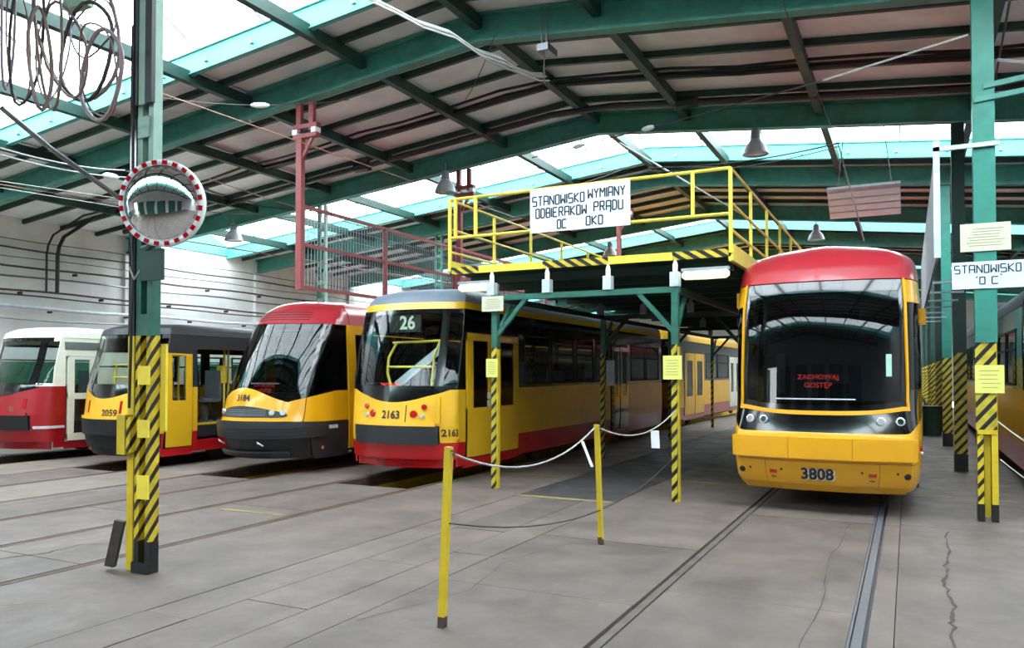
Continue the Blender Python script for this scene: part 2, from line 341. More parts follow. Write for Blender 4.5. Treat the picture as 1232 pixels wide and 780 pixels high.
for i, (z, r, m) in enumerate([(4.92, .025, cable), (4.46, .03, rusty), (4.2, .028, steel), (3.83, .03, rusty), (3.7, .022, cable), (3.4, .055, lgrey), (3.1, .03, lcable), (5.15, .012, cable), (4.7, .012, cable)]):
    pts = [(XWL+.12, y, z+.02*math.sin(y*1.3+i)) for y in [4+.9*k for k in range(50)]]
    t = MB().tube(pts, r, 6).build('wall_pipe', m, org=(XWL, 20, z), smooth=True, category='pipe',
        label=['thin dark cable run highest but two along the white left wall', 'rusty pipe along the left wall, just under the topmost cables', 'bare steel pipe along the left wall above the bracketed pair', 'rusty pipe of the bracketed pair along the left wall', 'dark cable directly below the bracketed rusty wall pipe', 'thick light grey pipe low along the white left wall', 'pale cable lowest on the left wall, under the thick grey pipe', 'topmost thin dark cable on the left wall under the roof', 'thin dark cable between the rusty pipe and the upper wall cables'][i])
    if i in (1, 3, 5):
        for y in [9+2.3*k+i*.4 for k in range(14)]: MB().box((XWL-.02, y-.02, z-.1), (XWL+.15, y+.02, z-.03)).build('pipe_bracket', rusty, t)
for n_, (yy, lab) in enumerate(((13.15, 'thinner of the two dark cables bending down from the roof onto the left wall'), (13.45, 'thicker of the two dark cables bending down from the roof onto the left wall'))):
    P = [(XWL+.14, yy, 3.85+.25*k) for k in range(5)]+[(XWL+.2, yy, 5.1), (XWL+.4, yy, 5.35), (XWL+.8, yy, 5.48)]
    P += [(x, yy, ztop(x)-.1-.03*math.sin(x*2)) for x in [XWL+1.6+1.1*k for k in range(24)]]
    MB().tube(P, (.028, .05)[n_], 6).build('roof_cable', black, org=P[0], smooth=True, label=lab, category='cable')
P = [(x, 14.75, ztop(x)-.16) for x in [-19.5+1.3*k for k in range(21)]]
rp_ = MB().tube(P, .07, 8).build('roof_pipe', black, org=P[0], smooth=True, label='dark heavy pipe running crosswise under the roof just before the second portal beam', category='pipe')
for x in (-3.7, -11.3): MB().lathe((x, 14.75, ztop(x)-.16), [(.12, -.2), (.12, .2)], 8, (1, 0, 0)).build('pipe_joint', black, rp_)

# ------------------------------------------------------------------ ceiling
def roofslab(y0, y1):
    b = MB()
    for xa, xb in ((XL-.2, XR), (XR, XW+.2)):
        b.add([(xa, y0, ztop(xa)+.085), (xb, y0, ztop(xb)+.085), (xb, y1, ztop(xb)+.085), (xa, y1, ztop(xa)+.085), (xa, y0, ztop(xa)+.2), (xb, y0, ztop(xb)+.2), (xb, y1, ztop(xb)+.2), (xa, y1, ztop(xa)+.2)],
              [(0,3,2,1),(4,5,6,7),(0,1,5,4),(1,2,6,5),(2,3,7,6),(3,0,4,7)])
    return b
bb = MB()
for a in PAIRS:
    t = roofslab(a-1.33, a+5.38); bb.add(t.v, t.f)
t = roofslab(50.8, 61); bb.add(t.v, t.f); t = roofslab(-17, -11.6); bb.add(t.v, t.f)
ceiling = bb.build('ceiling', greypanel, kind='structure')
PX = [-20.6, -18.1, -15.6, -13.15, -10.65, -8.1, -5.9, -3.95, -1.45, 1.05, 3.55, 6.05, 8.5]
pm = {}
def slopebox(x0, x1, y0, y1, dz0, dz1):
    return MB().add([(x0,y0,ztop(x0)+dz0),(x1,y0,ztop(x1)+dz0),(x1,y1,ztop(x1)+dz0),(x0,y1,ztop(x0)+dz0),(x0,y0,ztop(x0)+dz1),(x1,y0,ztop(x1)+dz1),(x1,y1,ztop(x1)+dz1),(x0,y1,ztop(x0)+dz1)],
        [(0,3,2,1),(4,5,6,7),(0,1,5,4),(1,2,6,5),(2,3,7,6),(3,0,4,7)])
rest = MB()
for a in PAIRS:
    rows = [a-1.33, a-.7, a, a+1.04, a+2.08, a+3.12, a+4.16, a+5.2]
    near = 5 < a < 30
    for r0, r1 in zip(rows[:-1], rows[1:]):
        for x0, x1 in zip(PX[:-1], PX[1:]):
            if near or a > 30 and r0 < 33 and x0 > -12: slopebox(x0+.03, x1-.03, r0+.02, r1-.02, .05+random.uniform(0, .006), .08).build('ceiling_panel', greypanel, ceiling)
            else: t = slopebox(x0+.03, x1-.03, r0+.02, r1-.02, .05, .08); rest.add(t.v, t.f)
    for r in rows[1:2]+rows[3:7]:
        b = MB()
        for x0, x1 in ((XL, XR), (XR, XW)): t = slopebox(x0, x1, r-.04, r+.04, -.06, .05); b.add(t.v, t.f)
        b.build('rafter', darkgreen, ceiling)
rest.build('ceiling_panel', greypanel, ceiling, kind='stuff')
for x in PX[1:-1]:
    MB().box((x-.065, -11.6, ztop(x)-.2), (x+.065, 52, ztop(x)-.01)).build('purlin', darkgreen, ceiling)
for k in range(-4, 9):                      # portal beams, one every 5.2 m
    y = 10.6+5.2*k; b = MB()
    for x0, x1 in ((XL, XR), (XR, XW)):
        for dy, a, c in ((.1, -.0, .03), (.008, -.39, .0), (.1, -.42, -.39)): t = slopebox(x0, x1, y-dy, y+dy, a, c); b.add(t.v, t.f)
    b.build('portal_beam', beamgreen, ceiling)
bolts = MB()
for i, (y0, y1) in enumerate(SKY):
    w = MB()
    for ya, yb in ((y1, y1+.06), (y0-.06, y0)):
        for x0, x1 in ((XL, XR), (XR, XW)): t = slopebox(x0, x1, ya, yb, -.1, .3); w.add(t.v, t.f)
    ym = (y0+y1)/2
    for xx in (XL, XW-.05): w.prism([(xx, y0, ztop(xx)), (xx, y1, ztop(xx)), (xx, y1, ztop(xx)+.3), (xx, ym, ztop(xx)+1.1), (xx, y0, ztop(xx)+.3)], (.05, 0, 0))
    win = w.build('window_%d' % (i+1), cyan, kind='structure')
    xs = [XL+1.47*j for j in range(21)]; xs[-1] = XW
    vis = i in (1, 2, 3); glz = MB()
    for ya, za, yb, zb in ((y0, .31, ym, 1.12), (ym, 1.12, y1, .31)):
        for x0, x1 in zip(xs[:-1], xs[1:]):
            q = [(x0, ya, ztop(x0)+za), (x1, ya, ztop(x1)+za), (x1, yb, ztop(x1)+zb), (x0, yb, ztop(x0)+zb)]
            p = MB().prism(q, (0, 0, .012))
            if vis: p.build('pane', skyglass, win)
            else: glz.add(p.v, p.f)
        for x in xs:
            g = MB().bar((x, ya, ztop(x)+za-.02), (x, yb, ztop(x)+zb-.02), .03, .05)
            if vis: g.build('glazing_bar', greyp, win)
    if not vis: glz.build('pane', skyglass, win, kind='stuff')
    b = MB()
    for x in [XL+.5+1.0*j for j in range(28)]: t = slopebox(x-.03, x+.03, y1-.05, y1, .02, .05); b.add(t.v, t.f); t = slopebox(x-.01, x+.01, y1-.04, y1-.02, .02, .1); b.add(t.v, t.f)
    if vis: b.build('fixing_clip', greyp, win, kind='stuff')
    b = MB()
    for x0, x1 in ((XL, XR), (XR, XW)): t = slopebox(x0, x1, y1-.04, y1, -.1, -.08); b.add(t.v, t.f); t = slopebox(x0, x1, y1-.03, y1, .26, .28); b.add(t.v, t.f)
    b.build('fascia_lip', beamgreen, win)

# ------------------------------------------------------------------ tram bodies
class Body:
    def __init__(s, x0, rows, Ys, wfr, b): s.x0 = x0; s.rows = rows; s.Ys = Ys; s.wfr = wfr; s.b = b
    def tab(s, v):
        r = s.rows
        if v <= r[0][0]: return r[0][1:]
        for a, c in zip(r[:-1], r[1:]):
            if v <= c[0]:
                t = (v-a[0])/(c[0]-a[0]); return [a[i]+(c[i]-a[i])*t for i in range(1, 4)]
        return r[-1][1:]
    def pt(s, u, v):
        z, yf, w = s.tab(v); wf = w*(s.wfr(v) if callable(s.wfr) else s.wfr); a = abs(u); sg = 1 if u >= 0 else -1; b = s.b
        cy = yf+b+2*b*(w-wf)/max(wf, .01); ys = max(s.Ys, cy+.03)
        if a <= 1: x = wf*a; y = yf+b*a*a
        elif a <= 2: t = a-1; x = (1-t)**2*wf+2*t*(1-t)*w+t*t*w; y = (1-t)**2*(yf+b)+2*t*(1-t)*cy+t*t*ys
        else: x = w; y = max(s.Ys+a-2, ys)
        return Vector((s.x0+sg*x, y, z))
    def nrm(s, u, v):
        e = .01; a = s.pt(u+e, v)-s.pt(u-e, v); c = s.pt(u, v+e)-s.pt(u, v-e); n = a.cross(c)
        return n.normalized() if n.length > 1e-9 else Vector((0, 0, 1))
    def u(s, Y): return 2+(Y-s.Ys)
    def patch(s, u0, u1, v0, v1, nu=0, nv=6, off=0, th=.03, mb=None):
        f0 = v0 if callable(v0) else (lambda u: v0); f1 = v1 if callable(v1) else (lambda u: v1)
        g0 = u0 if callable(u0) else (lambda t: u0); g1 = u1 if callable(u1) else (lambda t: u1)
        if not nu: nu = max(2, int(abs(g1(0)-g0(0))*8)) if abs(g1(0)-g0(0)) < 5 else 30
        O = []; I = []
        for j in range(nv+1):
            for i in range(nu+1):
                t = j/nv; u = g0(t)+(g1(t)-g0(t))*i/nu; v = f0(u)+(f1(u)-f0(u))*t
                p = s.pt(u, v); n = s.nrm(u, v); O.append(p+n*off); I.append(p+n*(off-th))
        N = len(O); W = nu+1; F_ = []
        for j in range(nv):
            for i in range(nu):
                a = j*W+i; F_.append((a, a+1, a+W+1, a+W)); F_.append((N+a, N+a+W, N+a+W+1, N+a+1))
        for i in range(nu): F_.append((i, N+i, N+i+1, i+1)); a = nv*W+i; F_.append((a, a+1, N+a+1, N+a))
        for j in range(nv): a = j*W; F_.append((a, a+W, N+a+W, N+a)); a = j*W+nu; F_.append((a, N+a, N+a+W, a+W))
        return (mb or MB()).add(O+I, F_)
    def text(s, str_, size, uc, vc, su, off=.008, bold=0, sx=1):   # su: metres per unit of u
        vs, fs = textmesh(str_, size, bold); b = MB()
        b.add([(lambda U, V: s.pt(U, V)+s.nrm(U, V)*off)(uc+p.x*sx/su, vc+p.y) for p in vs], fs); return b
    def disc(s, u, v, r, h=.02, prof=None, n=16):
        p = s.pt(u, v); nn = s.nrm(u, v); return MB().lathe(p, prof or [(r, 0), (r, h*.6), (r*.8, h)], n, nn)
def rows105(y, w, WT, rs=1.0):
    BT = WT+.11
    return [(.2, .2, y+.12, w*.97), (.6, .6, y+.02, w), (.85, .85, y, w), (1.3, 1.3, y+.07, w), (1.45, 1.45, y+.09, w), (WT-.5, WT-.5, y+.26, w*.995), (WT, WT, y+.38, w*.97),
            (BT, BT, y+.42, w*.95), (BT+.06, BT+.09*rs, y+.47, w*.93), (BT+.13, BT+.19*rs, y+.58, w*.86), (BT+.2, BT+.25*rs, y+.8, w*.72), (BT+.27, BT+.29*rs, y+1.2, w*.4), (BT+.32, BT+.3*rs, y+1.5, .02)]
def wheels(root, x0, ys, z=.0):
    for y in ys:
        b = MB().lathe((x0-.62, y, .33), [(.3, 0), (.33, .02), (.33, .1)], 20, (1, 0, 0)); b.lathe((x0+.52, y, .33), [(.33, 0), (.33, .08), (.3, .1)], 20, (1, 0, 0)); b.tube([(x0-.6, y, .33), (x0+.6, y, .33)], .06)
        b.build('wheelset', rusty, root)
    for ya, yb in zip(ys[::2], ys[1::2]): MB().box((x0-.8, ya-.1, .3), (x0+.8, yb+.1, .5)).build('bogie_frame', black, root)
def seat(root, x, y, z, face=1):
    MB().box((x-.2, y-.2, z+.38), (x+.2, y+.2, z+.44)).box((x-.2, y+face*.2-.03, z+.42), (x+.2, y+face*.2+.03, z+1.0)).box((x-.04, y-.04, z), (x+.04, y+.04, z+.4)).build('seat', seatg, root)

def tram_konstal(label, x0, y, yend, cols, number=None, side_number=None, doors=(), wins=(), gw=gclear, front_glass=gclear, through=True, Wd=1.0, nose=True, open_door=None, floor_z=.75, opens=(), wins_left=None, WT=2.72, ch=.4, wfr=.58, gl=None, rs=1.0, fsk=None):
    """cols: roof, brow, window band, lower, skirt, bumper"""
    root = thing('tram', (x0, y, 0), label, 'tram')
    BT = WT+.11; DT = WT-.36; RT = BT+.32; gl = gl or gw
    B = Body(x0, rows105(y, Wd, WT, rs), y+ch, wfr, .1); L = B.u(yend)
    roofm, browm, bandm, lowm, skm, bum = cols
    P = lambda name, m, *a, **k: B.patch(*a, **k).build(name, m, root, smooth=True)
    P('roof', roofm, -L, L, BT, RT, nu=60, nv=8)
    P('roof_edge', browm, -L, L, WT, BT, nu=60, nv=2, off=.012)
    fr_bot = lambda u: 1.44-.2*math.cos(min(abs(u), 1.5)/1.5*math.pi/2)
    P('front_panel', lowm, -1.6, 1.6, .88, fr_bot, nu=24, nv=4, off=.005)
    for sg in (1, -1): 
        P('side_nose_panel', lowm, *(sorted((sg*1.6, sg*2.0))), .88, 1.44, nu=4, nv=4, off=.005)
        P('side_nose_panel', lowm, *(sorted((sg*1.28, sg*2.0))), .62, .9, nu=5, nv=3, off=.005)
    P('windscreen_surround', blackgl, -1.5, 1.5, fr_bot, 1.5, nu=24, nv=2, off=.004)
    P('windscreen_surround', blackgl, -1.5, 1.5, WT-.07, WT, nu=24, nv=2, off=.004)
    P('windscreen', front_glass, -1.12, 1.12, 1.5, WT-.07, nu=18, nv=8, off=0, th=.012)
    for sg in (1, -1):
        P('windscreen_pillar', blackgl, *sorted((sg*1.12, sg*1.3)), 1.5, WT-.07, nu=4, nv=8, off=.006)
        P('cab_window', gclear if nose else gw, *sorted((sg*1.3, sg*1.86)), 1.5, WT-.07, nu=6, nv=8, th=.012)
        P('cab_pillar', bandm, *sorted((sg*1.86, sg*2.0)), 1.44, WT, nu=2, nv=8, off=.006)
        P('window_sill_strip', blackgl if bandm is blackgl else bandm, *sorted((sg*1.3, sg*1.86)), 1.44, 1.5, nu=6, nv=1, off=.004); P('window_head_strip', bandm, *sorted((sg*1.5, sg*1.86)), WT-.07, WT, nu=6, nv=1, off=.005)
    P('bumper', bum, -1.25, 1.25, .6, .87, nu=20, nv=3, off=.05, th=.08)
    P('bumper_lip', lowm, -1.2, 1.2, .87, .93, nu=20, nv=1, off=.055, th=.06)
    P('front_skirt', fsk or skm, -2, 2, .36, .61, nu=28, nv=3, off=.01)
    P('front_skirt_lower', fsk or skm, -2, 2, .2, .35, nu=18, nv=2, off=-.06)
    sides = (1, -1)
    for sg in sides:
        cuts = []
        Q = lambda name, m, ya, yb, *a, **k: B.patch(*sorted((sg*B.u(ya), sg*B.u(yb))), *a, **k).build(name, m, root, smooth=True)
        if sg == 1: items = sorted([(d[0], d[1], 'd', d) for d in doors]+[(w[0], w[1], 'w', w) for w in wins]+[(w[0], w[1], 'o', w) for w in opens], key=lambda q: q[0])
        else: items = [(w[0], w[1], 'w', w) for w in wins_left] if wins_left is not None else sorted([(w[0], w[1], 'w', w) for w in wins]+[(d[0], d[1], 'w', (d[0], d[1], 1.5, WT-.32)) for d in doors], key=lambda q: q[0])
        yc = y+ch
        for a, c, kind, it in items:
            if a > yc+.01: Q('side_panel', lowm, yc, a, .62, 1.44, nu=3, nv=3); Q('side_panel_upper', bandm, yc, a, 1.44, WT, nu=3, nv=3); Q('side_skirt', skm, yc, a, .24, .62, nu=3, nv=1)
            if kind == 'w':
                z0, z1 = (it[2], it[3]) if len(it) > 2 else (1.5, WT-.32)
                Q('side_panel', lowm, a, c, .62, 1.44, nu=3, nv=3); Q('side_panel_upper', bandm, a, c, 1.44, z0, nu=3, nv=1); Q('side_panel_upper', bandm, a, c, z1, WT, nu=3, nv=2); Q('side_skirt', skm, a, c, .24, .62, nu=3, nv=1)
                wdw = Q('side_window', gw if sg == 1 else gl, a+.03, c-.03, z0+.02, z1-.02, nu=2, nv=2, off=-.004, th=.01)
                fm = MB(); X_ = sg
                for (p0, p1, q0, q1) in ((a, c, z0, z0+.04), (a, c, z1-.04, z1), (a, a+.04, z0, z1), (c-.04, c, z0, z1), (a, c, z1-.34, z1-.31)): B.patch(*sorted((sg*B.u(p0), sg*B.u(p1))), q0, q1, nu=1, nv=1, off=.012, th=.03, mb=fm)
                fm.build('window_frame', rubber, wdw)
            elif kind == 'o': Q('side_panel_upper', bandm, a, c, it[3], WT, nu=3, nv=2); Q('side_skirt', skm, a, c, .24, it[2], nu=2, nv=1)
            elif kind == 'd':
                Q('side_panel_upper', bandm, a, c, DT, WT, nu=3, nv=2); Q('side_skirt', skm, a, c, .2, .34, nu=2, nv=1)
                n = it[2]; wdt = (c-a)/n
                if open_door != it:
                    Q('door_rubber', rubber, a, c, .34, DT+.02, nu=2, nv=2, off=-.02, th=.01) if not it[3] else None
                    for k in range(n):
                        p0 = a+k*wdt+.04; p1 = a+(k+1)*wdt-.03; wz = it[4]; ins = wdt*.2; dm = MB()
                        for (q0, q1, r0, r1) in ((p0, p1, .36, wz[0][0]), (p0, p1, wz[-1][1], DT-.02), (p0, p0+ins, .36, DT-.02), (p1-ins, p1, .36, DT-.02)): B.patch(*sorted((sg*B.u(q0), sg*B.u(q1))), r0, r1, nu=1, nv=2, off=.015, th=.04, mb=dm)
                        for (h0, h1) in zip(wz[:-1], wz[1:]): B.patch(*sorted((sg*B.u(p0), sg*B.u(p1))), h0[1], h1[0], nu=1, nv=1, off=.015, th=.04, mb=dm)
                        d_ = dm.build('door', it[5], root)
                        for h in wz: B.patch(*sorted((sg*B.u(p0+ins), sg*B.u(p1-ins))), h[0], h[1], nu=1, nv=1, off=.005, th=.01).build('door_window', gdark if it[3] == 0 else gclear, d_)
            yc = c
        if yc < yend: Q('side_panel', lowm, yc, yend, .62, 1.44, nu=3, nv=3); Q('side_panel_upper', bandm, yc, yend, 1.44, WT, nu=3, nv=3); Q('side_skirt', skm, yc, yend, .24, .62, nu=3, nv=1)
    MB().box((x0-Wd*.94, yend-.04, .3), (x0+Wd*.94, yend, BT)).build('rear_wall', bandm, root)
    MB().box((x0-Wd*.95, y+.5, .5 if floor_z > .6 else .3), (x0+Wd*.95, yend-.05, floor_z)).build('floor_deck', tdark, root)
    wheels(root, x0, [y+2.2, y+4.0, yend-4.0, yend-2.2])
    return root, B

DW = [(1.14, 2.22)]
# tram 2163
t4, B4 = tram_konstal('yellow and red tram numbered 2163 with grey roof, just left of the steel platform', -7.25, 10.2, 21.9,
    (tgrey, tyel_d, blackgl, tyel_d, tred, tdark), doors=[(10.82, 12.72, 2, 0, DW, tyel_d), (17.6, 18.9, 2, 0, DW, blackgl)], wins=[(12.95, 14.1), (14.2, 15.35), (15.45, 16.5), (16.6, 17.5), (19.1, 20.3), (20.4, 21.6)], gw=gsemi, gl=gclear)
B4.text('2163', .17, -.02, 1.04, .58, bold=.005, off=.014).build('fleet_number', ink, t4)
B4.text('2163', .15, 1.62, .77, .5, bold=.004, off=.014).build('fleet_number', ink, t4)
pass
for u, v, r, m in ((.66, 1.06, .06, lensr), (.93, 1.17, .045, lensr), (.9, 1.03, .038, lensw), (-.66, 1.06, .06, lensr), (-.93, 1.17, .045, lensr), (-.9, 1.03, .038, lensw)): B4.disc(u, v, r, .035).build('tail_lamp', m, t4, smooth=True, label='red round lamp' if m is lensr else 'small clear round lamp')
B4.disc(1.93, .66, .03).build('side_marker', lenso, t4)
for u in (-.55, .35): B4.patch(u-.18, u+.18, .24, .3, nu=2, nv=1, off=-.05, th=.02).build('coupler_flap', dred, t4)
B4.patch(.42, .42+.03, .88, 1.2, nu=1, nv=2, off=.008, th=.01).build('panel_seam', tdark, t4)
# hinged yellow flap and hand rail inside the cab
p = B4.pt(1.3, 1.1); MB().box((p.x-.02, p.y-.14, .93), (p.x+.06, p.y-.1, 1.33)).build('open_flap', tyel_d, t4)
yb = 10.75; b = MB()
for pts in ([(-7.62, yb, 1.45), (-7.7, yb, 1.7), (-7.68, yb, 1.95), (-7.55, yb+.05, 2.2)], [(-6.85, yb, 1.45), (-6.82, yb, 1.7), (-6.8, yb, 1.95), (-6.72, yb+.05, 2.2)], [(-7.62, yb+.05, 2.2), (-6.6, yb+.05, 2.22)], [(-7.7, yb, 1.8), (-6.82, yb, 1.8)]): b.tube(pts, .022)
b.build('cab_guard_rail', railyel, t4)
b = MB().box((-7.55, 10.6, 2.36), (-6.95, 10.64, 2.64)); b.build('route_display', black, t4)
flattext('26', .3, (-7.2, 10.59, 2.5), (1, 0, 0), (0, 0, 1), .004, .008).build('route_number', disp, t4)
q = at(470, 467, 10.42); flattext('ZACHOWAJ', 0.07, q+Vector((0, 0, .05)), (1, 0, 0), (0, 0, 1), 0).build('warning_text', ledred, t4); flattext('ODSTĘP', 0.07, q-Vector((0, 0, .05)), (1, 0, 0), (0, 0, 1), 0).build('warning_text', ledred, t4)
b = MB(); b.bar((-7.5, 10.72, 1.5), (-6.62, 10.8, 2.14), .03, .12); b.build('wiper_arm', lgrey, t4)
MB().box((-8.0, 10.6, .9), (-6.5, 11.0, 1.42)).build('dashboard', tdark, t4)
for yy in (12.0, 13.6, 15.2): seat(t4, -7.9, yy, .75); seat(t4, -6.7, yy, .75)
p = B4.pt(B4.u(11.5), 1.3)
for z in (1.25, 1.38): MB().box((p.x+.02, 11.5, z-.1), (p.x+.024, 11.6, z+.0)).build('door_sticker', white, t4)
# coupled tram behind
t4b, B4b = tram_konstal('yellow and red tram standing behind tram 2163, seen past the platform posts', -7.3, 22.7, 38,
    (tyel_d, tyel_d, blackgl, tyel_d, tred_d, tdark), doors=[(24.6, 27.3, 2, 0, [(.95, 2.1)], tyel_d), (31.6, 33.8, 2, 1, [(.95, 2.1)], cream)], wins=[(27.6, 29.4), (29.5, 31.4), (34, 36)], gw=gsemi)
# tram 2059
DW2 = [(1.2, 2.05)]
t2, B2 = tram_konstal('old yellow tram numbered 2059 with black roof and open side, behind the left column', -12.9, 9.3, 21,
    (tdark, tdark, tdark, tyel_d, tred, rubber), doors=[(9.85, 10.5, 1, 1, DW2, tyel_d)], wins=[(15.0, 16.4), (16.5, 18), (18.1, 19.6)], gw=gclear, Wd=.98, WT=2.4, ch=.5, wfr=.5, rs=.4, fsk=rubber, opens=[(10.6, 12.9, .45, 2.15), (13.0, 14.9, .75, 2.1)], wins_left=[(9.9+1.35*k, 11.1+1.35*k, 1.4, 2.15) for k in range(8)])
B2.text('2059', .17, .42, .98, .5, bold=.004, off=.014).build('fleet_number', ink, t2)
B2.patch(.82, .9, .98, 1.2, nu=2, nv=2, off=.02).build('tail_lamp', lensr, t2, label='tall red lamp'); B2.patch(-.9, -.82, .98, 1.2, nu=2, nv=2, off=.02).build('tail_lamp', lensr, t2, label='tall red lamp')
for yy in (10.9, 11.6, 12.4, 13.2): seat(t2, -13.45, yy, .75); 
for yy in (11.3, 12.1): seat(t2, -12.5, yy, .75)
b = MB()
for x, yy in ((-12.25, 11.55), (-12.35, 11.75), (-12.6, 10.1), (-12.9, 11.0)): b.tube([(x, yy, .75), (x, yy, 2.3)], .02)
b.tube([(-13.3, 9.85, 1.62), (-12.5, 9.85, 1.62)], .018); b.tube([(-13.3, 9.85, 1.85), (-12.5, 9.85, 1.85)], .018); b.tube([(-13.25, 9.85, 1.45), (-13.2, 9.85, 1.85)], .018); b.build('hand_pole', railyel, t2)
MB().box((-12.4, 11.5, 1.5), (-12.25, 11.62, 1.85)).build('ticket_punch', railyel, t2)
b = MB(); 
for z in (.95, 1.25, 1.62): b.box((-12.2, 9.9, z), (-12.02, 10.15, z+.28))
b.build('stacked_seat_back', seatg, t2); b = MB().box((-12.9, 9.9, .76), (-12.1, 10.2, .8)).build('step_edge', yellow, t2)
MB().box((-12.02, 10.55, .72), (-11.96, 12.9, .76)).build('step_edge', yellow, t2)
MB().box((-13.6, 9.6, .9), (-12.4, 9.9, 1.42)).build('dashboard', tdark, t2)
# red and cream tram
DW1 = [(.5, 1.18), (1.3, 1.98)]
t1, B1 = tram_konstal('red and cream old tram at the far left, with cream door and green interior panels', -15.9, 9.25, 22,
    (cream, cream, cream, dred, dred, rubber), doors=[(10.02, 10.7, 1, 1, DW1, cream)], wins=[(11.5+1.4*k, 12.7+1.4*k) for k in range(6)], gw=gclear, Wd=.98, WT=2.4, ch=.55, wfr=.52, rs=.45, wins_left=[(9.86+1.5*k, 11.28+1.5*k, 1.3, 2.3) for k in range(8)])
MB().box((-14.93, 8.9, .62), (-14.9, 9.99, .66)).build('side_trim', white, t1) if False else None
B1.patch(1.35, B1.u(9.98), .62, .67, nu=8, nv=1, off=.03).build('side_trim', lgrey, t1)
B1.patch(1.08, 1.16, 1.0, 1.2, nu=2, nv=2, off=.02).build('tail_lamp', lensr, t1)
B1.patch(B1.u(10.0), B1.u(11.4), 2.16, 2.32, nu=3, nv=2, off=.012).build('slot_window', gdark, t1)
MB().box((-16.6, 9.5, 1.2), (-15.35, 9.8, 1.42)).build('dashboard', ggreen, t1)
MB().box((-15.15, 9.8, .8), (-15.12, 13, 1.72)).build('interior_panel', ggreen, t1) if False else None
for yy in (11.2, 12.2): seat(t1, -16.3, yy, .75)
flattext('01', .16, B1.pt(.8, 1.0)+Vector((0, -.03, 0)), (1, 0, 0), (0, 0, 1), .0, .002).build('fleet_number', wornyel, t1)
# right hand tram
t7, B7 = tram_konstal('yellow and red tram cut off by the right picture edge, behind the nearest right column', 2.62, 13.3, 34,
    (tdark, tdark, blackgl, tyel_d, tred, tdark), wins=[(14.6+1.45*k, 15.9+1.45*k) for k in range(12)], gw=gsemi, Wd=1.12)

# ------------------------------------------------------------------ tram 3184
t3 = thing('tram', (-10, 9.7, 0), 'tram numbered 3184 with red roof cap, yellow mask and black bumper, left of tram 2163', 'tram')
r3 = [(.22, .22, 9.95, .98), (.45, .45, 9.82, 1.0), (.85, .85, 9.76, 1.0), (1.0, 1.0, 9.82, .99), (1.35, 1.35, 9.9, .98), (2.0, 2.0, 10.2, .96), (2.56, 2.56, 10.5, .93), (2.8, 2.8, 10.72, .87), (2.92, 2.93, 10.95, .76), (2.98, 3.0, 11.3, .6), (3.05, 3.03, 11.7, .3), (3.1, 3.04, 12, .02)]
B3 = Body(-10.0, r3, 11.05, .72, .3); U3 = B3.u
def P3(name, m, *a, **k): return B3.patch(*a, **k).build(name, m, t3, smooth=True)
L3 = U3(30)
cap = P3('roof_cap', tred_d, -U3(11.45), U3(11.45), 2.56, 3.1, nu=40, nv=14, off=.02); P3('roof', tred_d, U3(11.5), L3, 2.56, 3.1, nu=20, nv=12); P3('roof', tred_d, -L3, -U3(11.5), 2.56, 3.1, nu=20, nv=12)
for k in range(4): P3('air_slat', tdark, -.9, .9, 2.62+.045*k, 2.632+.045*k, nu=12, nv=1, off=.026, th=.01)
mask_top = lambda u: (1.2+.24*math.cos(max(-1, min(1, (u+.08)/1.1))*math.pi/2)**1.3) if abs((u+.08)/1.1) < 1 else 1.2+.06*min(1, (abs(u)-.9)/1.1)*3.2
P3('front_mask', tyel, -1.9, 1.35, .87, mask_top, nu=44, nv=6, off=.02)
P3('side_mask', tyel, 1.37, U3(11.37), .87, mask_top, nu=14, nv=4, off=.02); P3('side_mask', tyel, -U3(11.37), -1.92, .87, mask_top, nu=12, nv=4, off=.02)
P3('windscreen', gdark, -1.3, 1.3, mask_top, 2.56, nu=30, nv=10, off=.01, th=.012)
for sg in (1, -1):
    P3('cab_pillar', blackgl, *sorted((sg*1.3, sg*1.42)), mask_top, 2.56, nu=3, nv=8, off=.012)
    P3('cab_window', gdark, *sorted((sg*1.42, sg*U3(11.37))), mask_top, 2.56, nu=10, nv=8, off=.01, th=.012)
    P3('side_pillar', tyel, *sorted((sg*U3(11.37), sg*U3(11.6))), .36, 2.56, nu=3, nv=8, off=.03)
    P3('door_glass', gdark, *sorted((sg*U3(11.62), sg*U3(13))), .36, 2.4, nu=3, nv=4, off=.0, th=.015)
    P3('side_panel', tyel, *sorted((sg*U3(11.6), sg*L3)), 2.4, 2.56, nu=3, nv=1, off=.02); P3('side_panel', tyel, *sorted((sg*U3(13), sg*L3)), .55, 1.3, nu=3, nv=2)
    P3('side_window', blackgl, *sorted((sg*U3(13), sg*L3)), 1.3, 2.4, nu=12, nv=2); P3('side_skirt', tyel, *sorted((sg*U3(11.6), sg*L3)), .24, .4, nu=3, nv=1)
    P3('side_skirt', tdark, *sorted((sg*1.5, sg*U3(11.37))), .24, .86, nu=10, nv=4, off=.01)
P3('bumper', tdark, -1.75, 1.75, .62, .87, nu=30, nv=4, off=.09, th=.12); 
for k in range(3): P3('bumper_rib', black, -1.7, 1.7, .66+.06*k, .672+.06*k, nu=30, nv=1, off=.095, th=.01)
P3('lower_apron', black, -1.5, 1.5, .26, .62, nu=26, nv=3, off=-.01); P3('coupler_bar', tdark, -1.0, 1.0, .33, .4, nu=20, nv=1, off=.07, th=.05)
for u in (-.85, .55): 
    p = B3.pt(u, .52); MB().tube([p+Vector((-.06, -.06, 0)), p+Vector((-.03, -.1, .03)), p+Vector((.03, -.1, .0)), p+Vector((.06, -.06, -.03))], .012).build('tow_hook', lgrey, t3)
